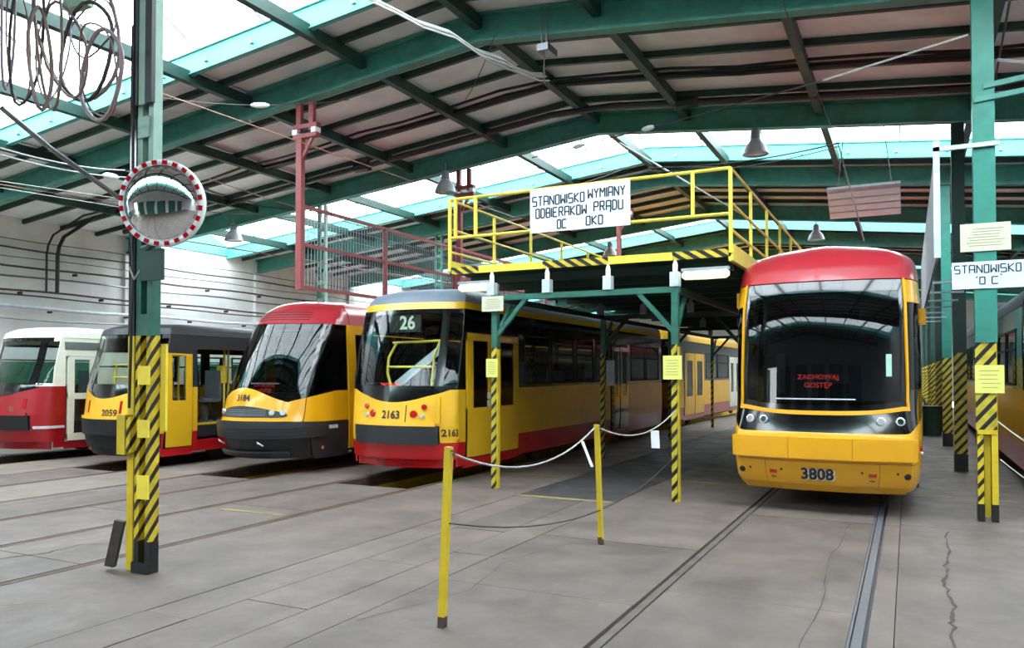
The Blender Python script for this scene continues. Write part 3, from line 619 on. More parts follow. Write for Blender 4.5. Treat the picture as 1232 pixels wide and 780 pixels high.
P3('grille', tdark, lambda t: -.92-.1*math.sin(t*math.pi), lambda t: .92+.1*math.sin(t*math.pi), .95, lambda u: 1.02+.12*math.cos(max(-1, min(1, u))*math.pi/2), nu=20, nv=4, off=.03)
for k in range(4): P3('grille_slat', greyp, -.6, .6, .98+.03*k, .984+.03*k, nu=10, nv=1, off=.036, th=.008)
for u in (-.95, -.76, .72, .92):
    B3.disc(u, 1.03, .055, .05).build('headlamp', lensw, t3, smooth=True)
B3.disc(1.72, .42, .03).build('side_marker', lenso, t3); P3('filler_cap', lgrey, 1.85, 2.0, .74, .8, nu=2, nv=2, off=.03)
B3.text('3184', .15, -.02, 1.27, .75, bold=.004, off=.03).build('fleet_number', ink, t3); B3.text('3184', .14, U3(12.0), 2.48, 1, bold=.003, off=.03).build('fleet_number', ink, t3)
q = at(318, 467, 10.33); flattext('ZACHOWAJ', 0.085, q+Vector((0, 0, .05)), (1, 0, 0), (0, 0, 1), 0).build('warning_text', ledred, t3); flattext('ODSTĘP', 0.085, q-Vector((0, 0, .05)), (1, 0, 0), (0, 0, 1), 0).build('warning_text', ledred, t3)
MB().box((-10.8, 10.35, .9), (-9.2, 10.9, 1.35)).build('dashboard', tdark, t3); MB().box((-10.85, 11.7, .4), (-9.15, 11.75, 2.5)).build('cab_partition', tdark, t3); seat(t3, -10, 11.2, .6)
MB().box((-10.9, 10.5, .3), (-9.1, 29.9, .42)).build('floor_deck', tdark, t3); MB().box((-10.93, 29.96, .3), (-9.07, 30, 2.6)).build('rear_wall', tyel, t3); wheels(t3, -10, [12.4, 14.1, 25, 26.7])
P3('wiper', black, .1, .75, 1.5, lambda u: 1.52, nu=6, nv=1, off=.04, th=.02)

# ------------------------------------------------------------------ tram 3808
t6 = thing('tram', (-.93, 10.1, 0), 'modern yellow tram numbered 3808 with red roof, facing the camera at right centre', 'tram')
r6 = [(.27, .27, 10.25, 1.0), (.4, .4, 10.12, 1.07), (.64, .64, 10.06, 1.09), (.95, .95, 10.05, 1.1), (1.0, 1.0, 10.08, 1.1), (1.25, 1.25, 10.12, 1.1), (1.7, 1.7, 10.13, 1.1), (2.1, 2.1, 10.15, 1.09), (2.35, 2.35, 10.175, 1.085), (2.55, 2.55, 10.21, 1.08), (2.8, 2.8, 10.29, 1.06), (3.0, 3.0, 10.42, 1.04), (3.1, 3.1, 10.52, 1.0), (3.2, 3.2, 10.66, .86), (3.28, 3.28, 10.82, .62), (3.35, 3.33, 10.98, .3), (3.4, 3.35, 11.1, .02)]
B6 = Body(-.95, r6, 11.1, lambda v: .87 if v < .96 else max(.78, .87-(v-.96)*.25), .13); U6 = B6.u; L6 = U6(40)
def P6(name, m, *a, **k): return B6.patch(*a, **k).build(name, m, t6, smooth=True)
P6('roof_cap', tred_d, -1.25, 1.25, 2.82, 3.4, nu=30, nv=16, off=.02); P6('roof_corner', tred_d, 1.26, U6(12), 2.82, 3.4, nu=14, nv=14, off=.015); P6('roof_corner', tred_d, -U6(12), -1.26, 2.82, 3.4, nu=14, nv=14, off=.015)
P6('roof', tred_d, U6(12), L6, 2.82, 3.4, nu=20, nv=10); P6('roof', tred_d, -L6, -U6(12), 2.82, 3.4, nu=20, nv=10)
fb = lambda u: 1.24+.06*min(1, abs(u))**3
P6('windscreen_border', blackgl, -1.14, 1.14, 2.68, 2.82, nu=24, nv=2, off=.004)
P6('windscreen_border', blackgl, -1.14, 1.14, fb, lambda u: fb(u)+.07, nu=24, nv=1, off=.004)
for sg in (1, -1): P6('windscreen_border', blackgl, *sorted((sg*1.02, sg*1.14)), 1.33, 2.7, nu=3, nv=10, off=.004)
P6('windscreen', gdark, -1.03, 1.03, 1.3, 2.7, nu=24, nv=12, off=0, th=.012)
P6('yellow_trim', tyel, -1.18, 1.18, lambda u: fb(u)-.045, lambda u: fb(u)+.005, nu=30, nv=1, off=.025)
for sg in (1, -1):
    P6('yellow_trim', tyel, *sorted((sg*1.13, sg*1.18)), 1.28, 2.82, nu=1, nv=14, off=.025)
    P6('corner_panel', tyel, *sorted((sg*1.19, sg*U6(12))), 2.54, 2.81, nu=10, nv=2, off=.01)
    P6('corner_window', gdark, *sorted((sg*1.19, sg*U6(12))), 1.5, 2.54, nu=12, nv=6, off=.0, th=.015)
    P6('corner_lower', blackgl, *sorted((sg*1.19, sg*U6(12))), lambda u: .98+.3*max(0, min(1, (abs(u)-1)/1.2)), 1.5, nu=12, nv=3, off=.0)
    P6('side_window', blackgl, *sorted((sg*U6(12), sg*L6)), 1.3, 2.81, nu=12, nv=3); P6('side_panel', tyel, *sorted((sg*U6(12), sg*L6)), .3, 1.3, nu=12, nv=3)
bt = lambda u: .99+.3*max(0, min(1, (abs(u)-1)/1.2))
P6('headlamp_band', blackgl, -1.2, 1.2, bt, lambda u: fb(u)-.04, nu=30, nv=3, off=.002)
P6('front_panel', tyel, -U6(12), U6(12), .64, bt, nu=60, nv=4, off=0)
for a, c in ((-1.12, -.37), (-.365, .365), (.37, 1.12)): B6.patch(a, c, .68, .935, nu=10, nv=5, off=.075, th=.1).build('bumper_cover', tyel, t6)
for a, c in ((-1.15, -.68), (-.675, .675), (.68, 1.15)): P6('lower_panel', tyel, a, c, .36, .635, nu=10, nv=3, off=.006)
P6('corner_skirt', tyel, 1.16, U6(12), .3, .635, nu=12, nv=3); P6('corner_skirt', tyel, -U6(12), -1.16, .3, .635, nu=12, nv=3); P6('under_lip', tyel, -1.15, 1.15, .27, .355, nu=20, nv=2)
B6.text('3808', .19, -.04, .49, .96, bold=.006, off=.02).build('fleet_number', ink, t6)
B6.text('3808', .19, -.028, .482, .96, bold=.008, off=.012).build('number_outline', white, t6)
for u in (-.9, -.72, .72, .94):
    B6.disc(u, 1.13, .052, .03, [(.05, 0), (.05, .03), (.036, .035), (.034, .015)]).build('headlamp', lensw, t6, smooth=True); B6.disc(u, 1.13, .034, .03, [(.034, .0), (.034, .022)]).build('lamp_lens', blackgl, t6)
for u in (-.99, .99): B6.disc(u, .5, .038, .02).build('tow_socket', black, t6)
for u in (-.88, -.48, .48, .88): B6.disc(u, .53, .014, .015).build('bolt_plug', black, t6)
for u in (-.58, .6): P6('rear_reflector', lensr, u-.045, u+.045, .485, .52, nu=2, nv=1, off=.02); P6('step_mark', ink, u-.03, u+.03, .43, .44, nu=1, nv=1, off=.012, th=.005)
P6('side_marker', lensr, 1.5, 1.56, .78, .83, nu=1, nv=1, off=.02); B6.disc(1.68, .74, .022).build('side_sensor', lensw, t6)
MB().box((-1.9, 10.55, .9), (.04, 11.1, 1.34)).build('dashboard', tdark, t6); MB().box((-1.95, 12.3, .4), (.1, 12.36, 2.9)).build('cab_partition', greyp, t6); seat(t6, -.95, 11.8, .55)
MB().box((-1.35, 10.72, 2.28), (-.55, 10.76, 2.5)).build('sun_blind', seatg, t6); MB().box((-1.75, 12.2, 1.4), (-1.62, 12.29, 2.0)).build('control_cabinet', lgrey, t6)
MB().box((-1.95, 10.9, .3), (.1, 39.9, .42)).build('floor_deck', tdark, t6); MB().box((-1.98, 39.96, .3), (.12, 40, 2.8)).build('rear_wall', tyel, t6); wheels(t6, -.97, [12.6, 14.4, 25, 26.8])
q = at(984, 459, 10.22); flattext('ZACHOWAJ', 0.085, q+Vector((0, 0, .05)), (1, 0, 0), (0, 0, 1), 0).build('warning_text', ledred, t6); flattext('ODSTĘP', 0.085, q-Vector((0, 0, .05)), (1, 0, 0), (0, 0, 1), 0).build('warning_text', ledred, t6)
p = B6.pt(.87, 1.8); st = MB().box((p.x-.03, p.y-.02, 1.66), (p.x+.03, p.y-.012, 1.92)).build('holographic_sticker', mat('sticker_green', (170, 210, 190), .3), t6)
P6('wiper', lgrey, -.6, .45, 1.38, lambda u: 1.395, nu=10, nv=1, off=.03, th=.02)
for sg, z in ((-1, 2.7), (1, 2.42)):
    p = B6.pt(sg*(2.0), z); MB().box((p.x-.02 if sg > 0 else p.x-.06, p.y-.15, z-.12), (p.x+.06 if sg > 0 else p.x+.02, p.y-.05, z+.08)).build('side_camera', tyel, t6)

# ------------------------------------------------------------------ service platform
PF = thing('service_platform', (-3.95, 9.9, 0), 'green steel service platform with yellow railings between trams 2163 and 3808', 'platform')
X0, X1, XA, XB, YP, YE = -6.25, -2.03, -5.46, -2.76, 10.33, 25.5
ZD = 3.25
MB().box((X0+.06, YP+.05, ZD-.04), (X1-.06, YE, ZD+.02)).build('deck', darkgreen, PF)
for k in range(16): MB().box((X0+.08, YP+.5+k*.98, ZD-.16), (X1-.08, YP+.58+k*.98, ZD-.04)).build('deck_joist', darkgreen, PF)
for seg, m in (((X0, -5.75), hazd), ((-5.75, -4.7), railyel), ((-4.7, -3.7), hazd), ((-3.7, -2.8), railyel), ((-2.8, X1), hazd)): MB().box((seg[0], YP, ZD-.045), (seg[1], YP+.05, ZD+.06)).build('edge_board', m, PF)
MB().box((X0-.02, YP, ZD-.02), (X0+.03, YE, ZD+.16)).build('kick_plate', railyel, PF); MB().box((X1-.03, YP, ZD-.1), (X1+.03, YE, ZD+.12)).build('kick_plate', railyel, PF)
def frame(y, front=False):
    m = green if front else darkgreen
    for x in (XA, XB):
        MB().box((x-.045, y-.045, 2.08), (x+.045, y+.045, 2.85)).build('post', green, PF)
        MB().box((x-.046, y-.046, 0), (x+.03, y+.046, 2.08)).build('post_lower', hazpost, PF, label='yellow and black striped lower post')
        if front: MB().box((x+.032, y-.03, 0), (x+.05, y+.046, 2.05)).build('post_guard', yellow, PF)
    MB().box((XA-.06, y-.04, 2.77), (XB+.06, y+.04, 2.85)).build('crossbeam', m, PF)
    MB().bar((XA, y, 2.22), (XA+.52, y, 2.8), .06, .06, (0, 1, 0)).build('brace', m, PF); MB().bar((XB, y, 2.22), (XB-.52, y, 2.8), .06, .06, (0, 1, 0)).build('brace', m, PF)
    for x in (XA-.06, -4.62, -3.7, XB):
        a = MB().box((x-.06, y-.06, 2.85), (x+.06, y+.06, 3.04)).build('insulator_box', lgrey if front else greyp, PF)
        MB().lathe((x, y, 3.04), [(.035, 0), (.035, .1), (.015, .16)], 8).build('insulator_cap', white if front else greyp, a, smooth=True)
    for sg, x in ((1, XA), (1, XB)):
        MB().bar((x, y, 2.2), (x, y+.5, 2.74), .05, .05).build('brace', m, PF)
for i, y in enumerate((YP, 14.95, 19.9, 24.8)): frame(y, i == 0)
for x in (XA, XB): MB().box((x-.04, YP, 2.77), (x+.04, YE, 2.85)).build('long_beam', darkgreen, PF)
def rail(pts, r=.02, name='guard_rail'): MB().tube(pts, r, 6).build(name, railyel, PF)
T = 4.35
for z in (T, 3.76): rail([(X0, YP, z), (X1, YP, z)], .024)
for x in (X0, X0+.3 if False else -5.8, -2.52, X1, X0+.1): MB().box((x-.022, YP-.02, ZD if x in (X0, X1) else 3.76), (x+.022, YP+.02, T)).build('rail_post', railyel, PF)
for x in (X0, X1):
    for z in (T, 3.9, 3.55): rail([(x, YP, z), (x, YE, z)])
    for y in [YP+1.45*k for k in range(1, 11)]: MB().box((x-.02, y-.02, ZD), (x+.02, y+.02, T)).build('rail_post', railyel, PF)
# pantograph parts lying on the deck
pg = thing('pantograph', (-3.2, 13, ZD+.02), 'black current collector lying on the platform deck behind the white sign', 'pantograph')
b = MB()
for k in range(4): b.tube([(-4.3+.25*k, 12.6, ZD+.12), (-3.6+.3*k, 12.9, ZD+.42-.05*k), (-2.4+.1*k, 13.1, ZD+.4-.06*k)], .02)
b.tube([(-4.2, 13.1, ZD+.3), (-2.2, 13.1, ZD+.42)], .03); b.build('collector_arm', black, pg)
for x in (-4.1, -3.5, -2.9, -2.4): MB().lathe((x, 12.8, ZD+.02), [(.08, 0), (.05, .03), (.08, .06), (.05, .1), (.08, .13), (.04, .2)], 10).build('insulator', seatg, pg, smooth=True)
# white hand lettered signs: angular stroke alphabet on a 4 x 6 grid
GL = {'S': [[(4,6),(0,6),(0,3),(4,3),(4,0),(0,0)]], 'T': [[(0,6),(4,6)],[(2,6),(2,0)]], 'A': [[(0,0),(0,6),(4,6),(4,0)],[(0,2.6),(4,2.6)]], 'N': [[(0,0),(0,6),(4,0),(4,6)]], 'O': [[(0,0),(0,6),(3.4,6),(3.4,0),(0,0)]],
 'W': [[(0,6),(0,0),(2,3.4),(4,0),(4,6)]], 'I': [[(0,0),(0,6)]], 'K': [[(0,0),(0,6)],[(4,6),(0,3),(4,0)]], 'Y': [[(0,6),(2,3)],[(4,6),(2,3),(2,3),(2,0)]], 'M': [[(0,0),(0,6),(2.2,3),(4.4,6),(4.4,0)]], 'D': [[(0,0),(0,6),(2.6,6),(3.6,5),(3.6,1),(2.6,0),(0,0)]],
 'B': [[(0,0),(0,6),(3.4,6),(3.4,0),(0,0)],[(0,3),(3.4,3)]], 'E': [[(4,6),(0,6),(0,0),(4,0)],[(0,3),(3,3)]], 'R': [[(0,0),(0,6),(3.6,6),(3.6,3),(0,3)],[(2,3),(4,0)]], 'P': [[(0,0),(0,6),(3.8,6),(3.8,3),(0,3)]], 'Ą': [[(0,0),(0,6),(4,6),(4,0)],[(0,2.6),(4,2.6)],[(4,0),(3.4,-1),(4.2,-1.2)]], 'U': [[(0,6),(0,0),(3.8,0),(3.8,6)]], 'C': [[(4,6),(0,6),(0,0),(4,0)]], '"': [[(.6,6.6),(.6,5.4)],[(1.4,6.6),(1.4,5.4)]], 'Ó': [[(0,0),(0,6),(3.4,6),(3.4,0),(0,0)]]}
WD = {'I': 0, 'O': 3.4, 'D': 3.6, 'B': 3.4, 'M': 4.4, '"': 2, 'U': 3.8, 'Ó': 3.4}
def strokes(s, x0, x1, z, h, y, parent, w=.019):
    tot = sum((WD.get(c, 4)+1.7) if c != ' ' else 3 for c in s)-1.7; k = (x1-x0)/tot; kz = h/6; cx = x0; b = MB()
    for c in s:
        if c == ' ': cx += 3*k; continue
        for ln in GL[c]:
            for p, q in zip(ln[:-1], ln[1:]):
                if p != q: b.bar((cx+p[0]*k, y, z+p[1]*kz), (cx+q[0]*k, y, z+q[1]*kz), w, .003, (0, 1, 0))
        cx += (WD.get(c, 4)+1.7)*k
    b.build('lettering', ink, parent, kind='stuff')
def board(name, x0, x1, z0, z1, y, m, label, cat='sign'): return MB().box((x0, y, z0), (x1, y+.015, z1)).build(name, m, org=((x0+x1)/2, y, z0), label=label, category=cat)
sg_ = board('platform_sign', -4.87, -3.365, 3.717, 4.344, YP-.05, signw, 'big white board lettered STANOWISKO WYMIANY ODBIERAKOW PRADU on the platform railing')
strokes('STANOWISKO', -4.828, -4.034, 4.103, .13, YP-.052, sg_); strokes('WYMIANY', -3.971, -3.438, 4.135, .13, YP-.052, sg_)
strokes('ODBIERAKÓW', -4.776, -4.002, 3.926, .13, YP-.052, sg_); strokes('PRĄDU', -3.887, -3.469, 3.947, .13, YP-.052, sg_)
strokes('OC', -4.441, -4.305, 3.755, .12, YP-.052, sg_); strokes('OKO', -4.002, -3.762, 3.765, .12, YP-.052, sg_)
def notice(name, x0, x1, z0, z1, y, m, label, rows=6):
    o = board(name, x0, x1, z0, z1, y, m, label, 'notice'); b = MB(); h = (z1-z0)
    for i in range(rows):
        zz = z1-h*(.2+.6*i/(rows-1)); a = x0+(x1-x0)*random.uniform(.12, .25); c = x1-(x1-x0)*random.uniform(.12, .25); b.box((a, y-.001, zz-.004), (c, y+.002, zz+.003))
    b.build('faded_print', inkl, o, kind='stuff'); return o
notice('notice', -5.643, -5.288, 2.609, 2.829, YP-.09, paper, 'cream paper notice at the top of the left front platform post')
notice('notice', -5.57, -5.382, 1.637, 1.909, YP-.09, ypaper, 'yellow paper notice halfway up the left front platform post')
notice('notice', -2.905, -2.654, 1.616, 1.93, YP-.09, ypaper, 'yellow paper notice on the right front platform post')
def tubelight(xc, label, y=10.42, z=3.0, L_=.62):
    t = thing('fluorescent_lamp', (xc, y, z), label, 'lamp', 'fluorescent lamps under the platform edge')
    MB().box((xc-L_/2, y-.05, z+.05), (xc+L_/2, y+.05, z+.09)).build('lamp_body', greyp, t)
    MB().lathe((xc-L_/2, y, z), [(.03, 0), (.06, .04), (.065, L_/2), (.06, L_-.04), (.03, L_)], 12, (1, 0, 0)).build('diffuser', tube_on, t, smooth=True)
tubelight(-2.38, 'glowing fluorescent lamp at the right end of the platform edge'); tubelight(-5.86, 'glowing fluorescent lamp at the left end of the platform edge, over tram 2163', L_=.55)
MB().box((-5.36, 14.85, 1.45), (-5.2, 14.9, 1.95)).build('switch_box', greyp, org=(-5.28, 14.9, 1.45), label='grey switch box on the second left platform post', category='box')

# ------------------------------------------------------------------ columns
lc = thing('column', (-5.8, 4.66, 0), 'tall green double column with striped base, left foreground, carrying the round mirror', 'column')
cx, cy = -5.85, 4.66
for x in (cx-.06, cx+.075):
    MB().box((x-.03, cy-.045, 2.02), (x+.03, cy+.045, 3.4)).build('channel', green, lc); MB().box((x-.03, cy-.045, 3.4), (x+.03, cy+.045, 7.0)).build('channel', palegreen, lc)  # channels green up to the mirror, pale green above it
    MB().box((x-.029, cy-.046, .27), (x+.029, cy+.046, 2.02)).build('channel_striped', haz, lc, label='hazard striped steel channel'); MB().box((x-.03, cy-.047, 0), (x+.03, cy+.047, .27)).build('channel_foot', black, lc)
MB().box((cx-.03, cy+.02, 0), (cx+.05, cy+.04, 2.02)).build('rear_web', yellow, lc); MB().box((cx-.03, cy+.02, 2.02), (cx+.05, cy+.04, 7)).build('rear_web', black, lc)
MB().box((cx-.1, cy-.065, 0), (cx+.11, cy-.047, .09)).build('base_plate', black, lc)
for z0, z1 in ((.63, .83), (1.15, 1.3), (1.6, 1.76)): MB().box((cx-.03, cy-.07, z0), (cx+.1, cy-.047, z1)).build('batten_plate', railyel, lc)
MB().box((cx-.03, cy-.07, 2.02), (cx+.105, cy-.047, 2.2)).build('batten_plate', green, lc); MB().box((cx-.06, cy-.07, 3.72), (cx+.07, cy-.047, 3.9)).build('batten_plate', palegreen, lc)
MB().box((cx-.22, cy-.02, 0), (cx-.14, cy+.06, 2.02)).build('conduit_guard', yellow, lc); MB().box((cx-.22, cy-.02, 2.02), (cx-.14, cy+.06, 4.75)).build('conduit_guard', blackgl, lc)
MB().box((cx-.13, cy+.02, .1), (cx-.095, cy+.05, 7)).build('conduit', black, lc)
MB().box((cx-.03, cy-.09, 4.0), (cx+.06, cy-.07, 7)).build('sleeve', palegreen, lc); MB().box((cx+.06, cy-.1, 4.0), (cx+.14, cy-.06, 7)).build('sleeve_edge', tdark, lc); MB().box((cx-.06, cy-.1, 4.0), (cx-.03, cy-.06, 7)).build('sleeve_edge', tdark, lc)
MB().box((cx-.25, cy-.1, 1.0), (cx-.15, cy, 1.34)).build('terminal_box', yellow, lc); MB().box((cx-.13, cy-.1, 1.02), (cx-.08, cy-.02, 1.32)).build('terminal_box', haz, lc)
MB().box((cx+.105, cy+.05, 1.2), (cx+.17, cy+.07, 1.95)).build('side_plate', railyel, lc)
MB().tube([(cx-.1, cy-.07, 7), (cx-.11, cy-.08, 4), (cx-.1, cy-.075, 2.5), (cx-.12, cy-.08, 1.4)], .012).build('riser_cable', black, lc)
MB().tube([(cx-.14, cy-.08, 2.62), (cx-.05, cy-.1, 2.5), (cx+.02, cy-.08, 2.6)], .008).build('wire_loop', lcable, lc)
plank = MB().bar((-6.19, 4.58, .03), (-6.12, 4.62, .42), .06, .08); plank.build('wooden_prop', wood, org=(-6.2, 4.56, 0), label='dark wooden block leaning against the base of the left column', category='plank')
# convex mirror
mc = at(196, 245, 4.5); mr = thing('traffic_mirror', mc, 'round convex mirror with red and white rim mounted on the left column', 'mirror')
ax = Vector((.42, -.9, -.08)).normalized(); RM = .355
MB().lathe(mc, [(RM-.045, -.005), (RM-.045, .03), (RM-.02, .04), (RM, .03), (RM, -.02)], 48, ax, cap=False).build('rim', white, mr, smooth=True)
MB().lathe(mc, [(RM-.04, .0)]+[((RM-.04)*math.cos(t*math.pi/16), .1*math.sin(t*math.pi/16)) for t in range(1, 8)]+[(.002, .1)], 48, ax).build('mirror_glass', mirrorm, mr, smooth=True)
MB().lathe(mc, [(RM-.01, -.06), (RM-.01, -.01)], 32, ax).build('mirror_back', green, mr)
e1 = ax.cross(Vector((0, 0, 1))).normalized(); e2 = e1.cross(ax)
for k in range(24):
    th = 2*math.pi*(k+.5)/24; d = e1*math.cos(th)+e2*math.sin(th); t_ = e2*math.cos(th)-e1*math.sin(th); c = mc+d*(RM-.024)+ax*.043
    MB().bar(c-t_*.021, c+t_*.021, .034, .006, ax).build('red_reflector', lensr, mr)
MB().tube([(cx+.02, cy-.06, 2.76), (cx+.14, cy-.1, 2.76), (cx+.22, cy-.12, 2.8), (cx+.25, cy-.14, 2.9), mc+Vector((.05, .06, -.3))], .035, 8).build('bracket', green, mr, smooth=True)
MB().box((cx+.03, cy-.11, 2.48), (cx+.3, cy-.08, 2.74)).build('bracket_plate', darkgreen, mr)
# right hand row
ROWY = [10.6+5.2*k for k in range(9)]; XC = .8
labs = ['green column nearest at right, carrying the STANOWISKO sign', 'dark green striped column second in the right hand row', 'teal column third in the right hand row, tinted to look skylit']
rc0 = None
for i, y in enumerate(ROWY):
    lab = labs[i] if i < 3 else 'distant column of the right hand row, %s' % ['fourth from the camera', 'fifth from the camera, beside the bin', 'sixth from the camera', 'seventh from the camera', 'eighth from the camera', 'ninth and last from the camera'][i-3]
    if i == 0:
        r = thing('column', (XC, y, 0), lab, 'column', 'columns of the right hand row')
        MB().box((XC-.11, y-.1, 2.05), (XC+.11, y+.1, 6.8)).build('shaft', teal, r)
        for x in (XC-.07, XC+.07): MB().box((x-.032, y-.08, .2), (x+.032, y+.08, 2.05)).build('channel_striped', haz if x < XC else yellow, r); MB().box((x-.034, y-.082, 0), (x+.034, y+.082, .2)).build('channel_foot', black, r)
        MB().box((XC-.03, y-.02, .05), (XC+.03, y+.08, 2.05)).build('web', yellow, r); MB().box((XC-.1, y-.09, 1.0), (XC+.1, y-.08, 1.05)).build('batten_plate', yellow, r)
        MB().box((XC-.115, y-.085, 1.05), (XC+.095, y-.08, 2.05)).build('striped_plate', hazpost, r)
        for z in (5.0, 4.85): MB().bar((XC-.1 if z < 4.9 else XC, y-.1, z), (XC+.5, y-.1, z+.05), .05, .06).build('bracket_arm', beamgreen, r)
    elif i == 1:
        r = thing('column', (XC, y, 0), lab, 'column', 'columns of the right hand row')
        MB().box((XC-.1, y-.1, 2.05), (XC+.1, y+.1, ztop(XC)-.45)).build('shaft', darkgreen, r); MB().box((XC-.1, y-.1, .3), (XC+.1, y+.1, 2.05)).build('shaft_striped', hazpost, r); MB().box((XC-.105, y-.105, 0), (XC+.105, y+.105, .3)).build('shaft_foot', black, r)
        rc1 = r
    else:
        r = dup(rc1, (0, y-rc1.location.y, 0), None, lab)
        if i == 2: 
            for ch in r.children:
                if ch.name.startswith('shaft.') : ch.data = ch.data.copy(); ch.data.materials.clear(); ch.data.materials.append(teal)  # skylight brightness put into the third shaft's colour
s2 = board('bay_sign', .46, 1.18, 2.67, 2.98, 10.485, signw, 'white board lettered STANOWISKO on the nearest right column')
strokes('STANOWISKO', .49, 1.14, 2.85, .09, 10.483, s2, .012); strokes('"', .7, .72, 2.72, .08, 10.483, s2, .008); strokes('O C', .74, .92, 2.72, .08, 10.483, s2, .012); strokes('"', .94, .96, 2.74, .08, 10.483, s2, .008)
notice('notice', .55, 1.05, 3.1, 3.42, 10.485, paper, 'cream framed notice above the STANOWISKO sign at right', 7); notice('notice', .68, .97, 1.47, 1.79, 10.5, ypaper, 'yellow paper notice on the nearest right column', 5)
bp = thing('baffle_panel', (.32, 10.5, 3.0), 'long hanging grey metal panel seen edge on, left of the nearest right column', 'panel')
MB().box((.3, 10.5, 3.05), (.33, 22, 4.35)).build('sheet', greyp, bp); MB().box((.28, 10.46, 3.05), (.35, 10.5, 4.42)).build('edge_frame', lgrey, bp); MB().box((.28, 10.46, 4.3), (.95, 10.5, 4.35)).build('support_arm', lgrey, bp)
for k in range(7): MB().box((.3, 12+1.5*k, 2.9), (.75, 12.03+1.5*k, 2.93)).build('support_arm', greyp, bp)
# bin
bn = thing('waste_bin', (.55, 24.5, 0), 'dark green waste bin by the distant right columns', 'bin'); MB().lathe((.55, 24.5, 0), [(.24, 0), (.3, .75)], 14).build('bin_body', darkgreen, bn); MB().lathe((.55, 24.5, .75), [(.33, 0), (.33, .05)], 14).build('bin_rim', black, bn)
# green columns far left, hanging from the beams
for (x, y, m, lab) in ((-13.35, 15.8, palegreen, 'pale green hanger column under the second beam, behind the red mesh fence'), (-13.1, 21, teal, 'teal hanger column under the third beam, left of the platform railing')):
    r = thing('hanger_column', (x, y, 3.4), lab, 'column')
    for dx in (-.1, .1): MB().box((x+dx-.03, y-.05, 3.4), (x+dx+.03, y+.05, ztop(x)-.45)).build('channel', m if dx > 0 else green, r)
    for k in range(6): MB().box((x-.1, y-.06, 3.5+k*.45), (x+.1, y-.045, 3.6+k*.45)).build('batten_plate', m, r)
# red hangers and mesh fence
for (x, y, lab) in ((-9.46, 10.6, 'red steel hanger column in front of the mesh fence, under the first beam'), (-9.3, 15.8, 'red steel hanger column under the second beam, behind the platform railing'), (-7.2, 21, 'red steel hanger column seen below the big platform sign')):
    zt = ztop(x)-.44; z0 = 3.15 if y < 20 else 3.35; r = thing('red_hanger', (x, y, z0), lab, 'column', 'red hanger columns')
    MB().box((x-.06, y-.05, z0), (x+.06, y+.05, zt-.62)).build('post', redbrown, r)
    for dx in (-.02, .26): MB().box((x+dx-.05, y-.04, zt-.5), (x+dx+.05, y+.04, zt)).build('hanger', redbrown, r)
    for dz in (-.62, -.45): MB().box((x-.12, y-.06, zt+dz), (x+.4, y+.06, zt+dz+.07)).build('cross_bar', redbrown, r)
    for dx in (-.08, .34): MB().box((x+dx-.05, y-.07, zt-.55), (x+dx+.05, y+.07, zt-.46)).build('white_insulator', white, r)
    MB().bar((x+.03, y, zt-1.0), (x+.28, y, zt-.6), .05, .05, (0, 1, 0)).build('strut', redbrown, r)
fe = thing('mesh_fence', (-9.46, 10.6, 3.2), 'red framed wire mesh fence hanging above tram 3184', 'fence')
for z, w in ((4.62, .05), (3.95, .05), (3.2, .05)): MB().box((-9.48, 10.65, z-.03), (-9.43, 22, z+.03)).build('fence_rail', redbrown, fe)
for y in (13.1, 15.8, 18.4, 21): MB().box((-9.49, y-.035, 3.17), (-9.42, y+.035, 4.65)).build('fence_post', redbrown, fe)
b = MB()
for k in range(130): b.bar((-9.455, 10.72+.085*k, 3.2), (-9.455, 10.72+.085*k, 4.62), .008, .008)
for z in (3.45, 3.7, 4.2, 4.4): b.bar((-9.455, 10.7, z), (-9.455, 22, z), .008, .008)
b.build('wire_mesh', greyp, fe, kind='stuff')

# ------------------------------------------------------------------ lamps, heater
def bell(p, lab):
    t = thing('pendant_lamp', p, lab, 'lamp', 'bell shaped pendant lamps'); p = Vector(p)
    MB().lathe(p, [(.25, 0), (.245, .03), (.2, .16), (.11, .27), (.1, .3)], 20, cap=False).build('shade', lgrey, t, smooth=True)
    MB().lathe(p+Vector((0, 0, .3)), [(.1, 0), (.09, .16), (.04, .2)], 14).build('lamp_housing', greyp, t, smooth=True)
    MB().lathe(p+Vector((0, 0, .02)), [(.2, 0), (.2, .01)], 16).build('lens', lensw, t); MB().tube([p+Vector((0, 0, .5)), (p.x, p.y, max(p.z+.6, ztop(p.x)-.4))], .012).build('hanger_rod', greyp, t)
for (u, v, Y, lab) in ((909, 186, 15.8, 'bell lamp hanging from the second beam, above the right platform railing'), (281, 290, 15.8, 'bell lamp hanging at left, between the mirror and the mesh fence'), (536, 232, 15.2, 'bell lamp hanging beside the red hanger under the second beam'), (734, 308, 26.2, 'bell lamp seen just below the big white platform sign'), (982, 289, 26.2, 'bell lamp seen just above the roof of tram 3808')):
    bell(at(u, v, Y), lab)
hp = at(1040, 243, 16.4); ht = thing('radiant_heater', hp, 'ribbed grey radiant heater panel hanging above tram 3808', 'heater')
b = MB()
for k in range(4): b.prism([hp+Vector((-.62, -.28+.14*k, .16-.1*k)), hp+Vector((-.62, -.21+.14*k, .06-.1*k)), hp+Vector((-.62, -.16+.14*k, .08-.1*k)), hp+Vector((-.62, -.16+.14*k, .14-.1*k))], (1.22, 0, 0))
b.build('reflector_rib', white, ht); MB().prism([hp+Vector((-.64, -.34, .22)), hp+Vector((-.64, .36, -.22)), hp+Vector((-.64, .38, -.18)), hp+Vector((-.64, -.32, .27))], (1.26, 0, 0)).build('back_plate', lgrey, ht)
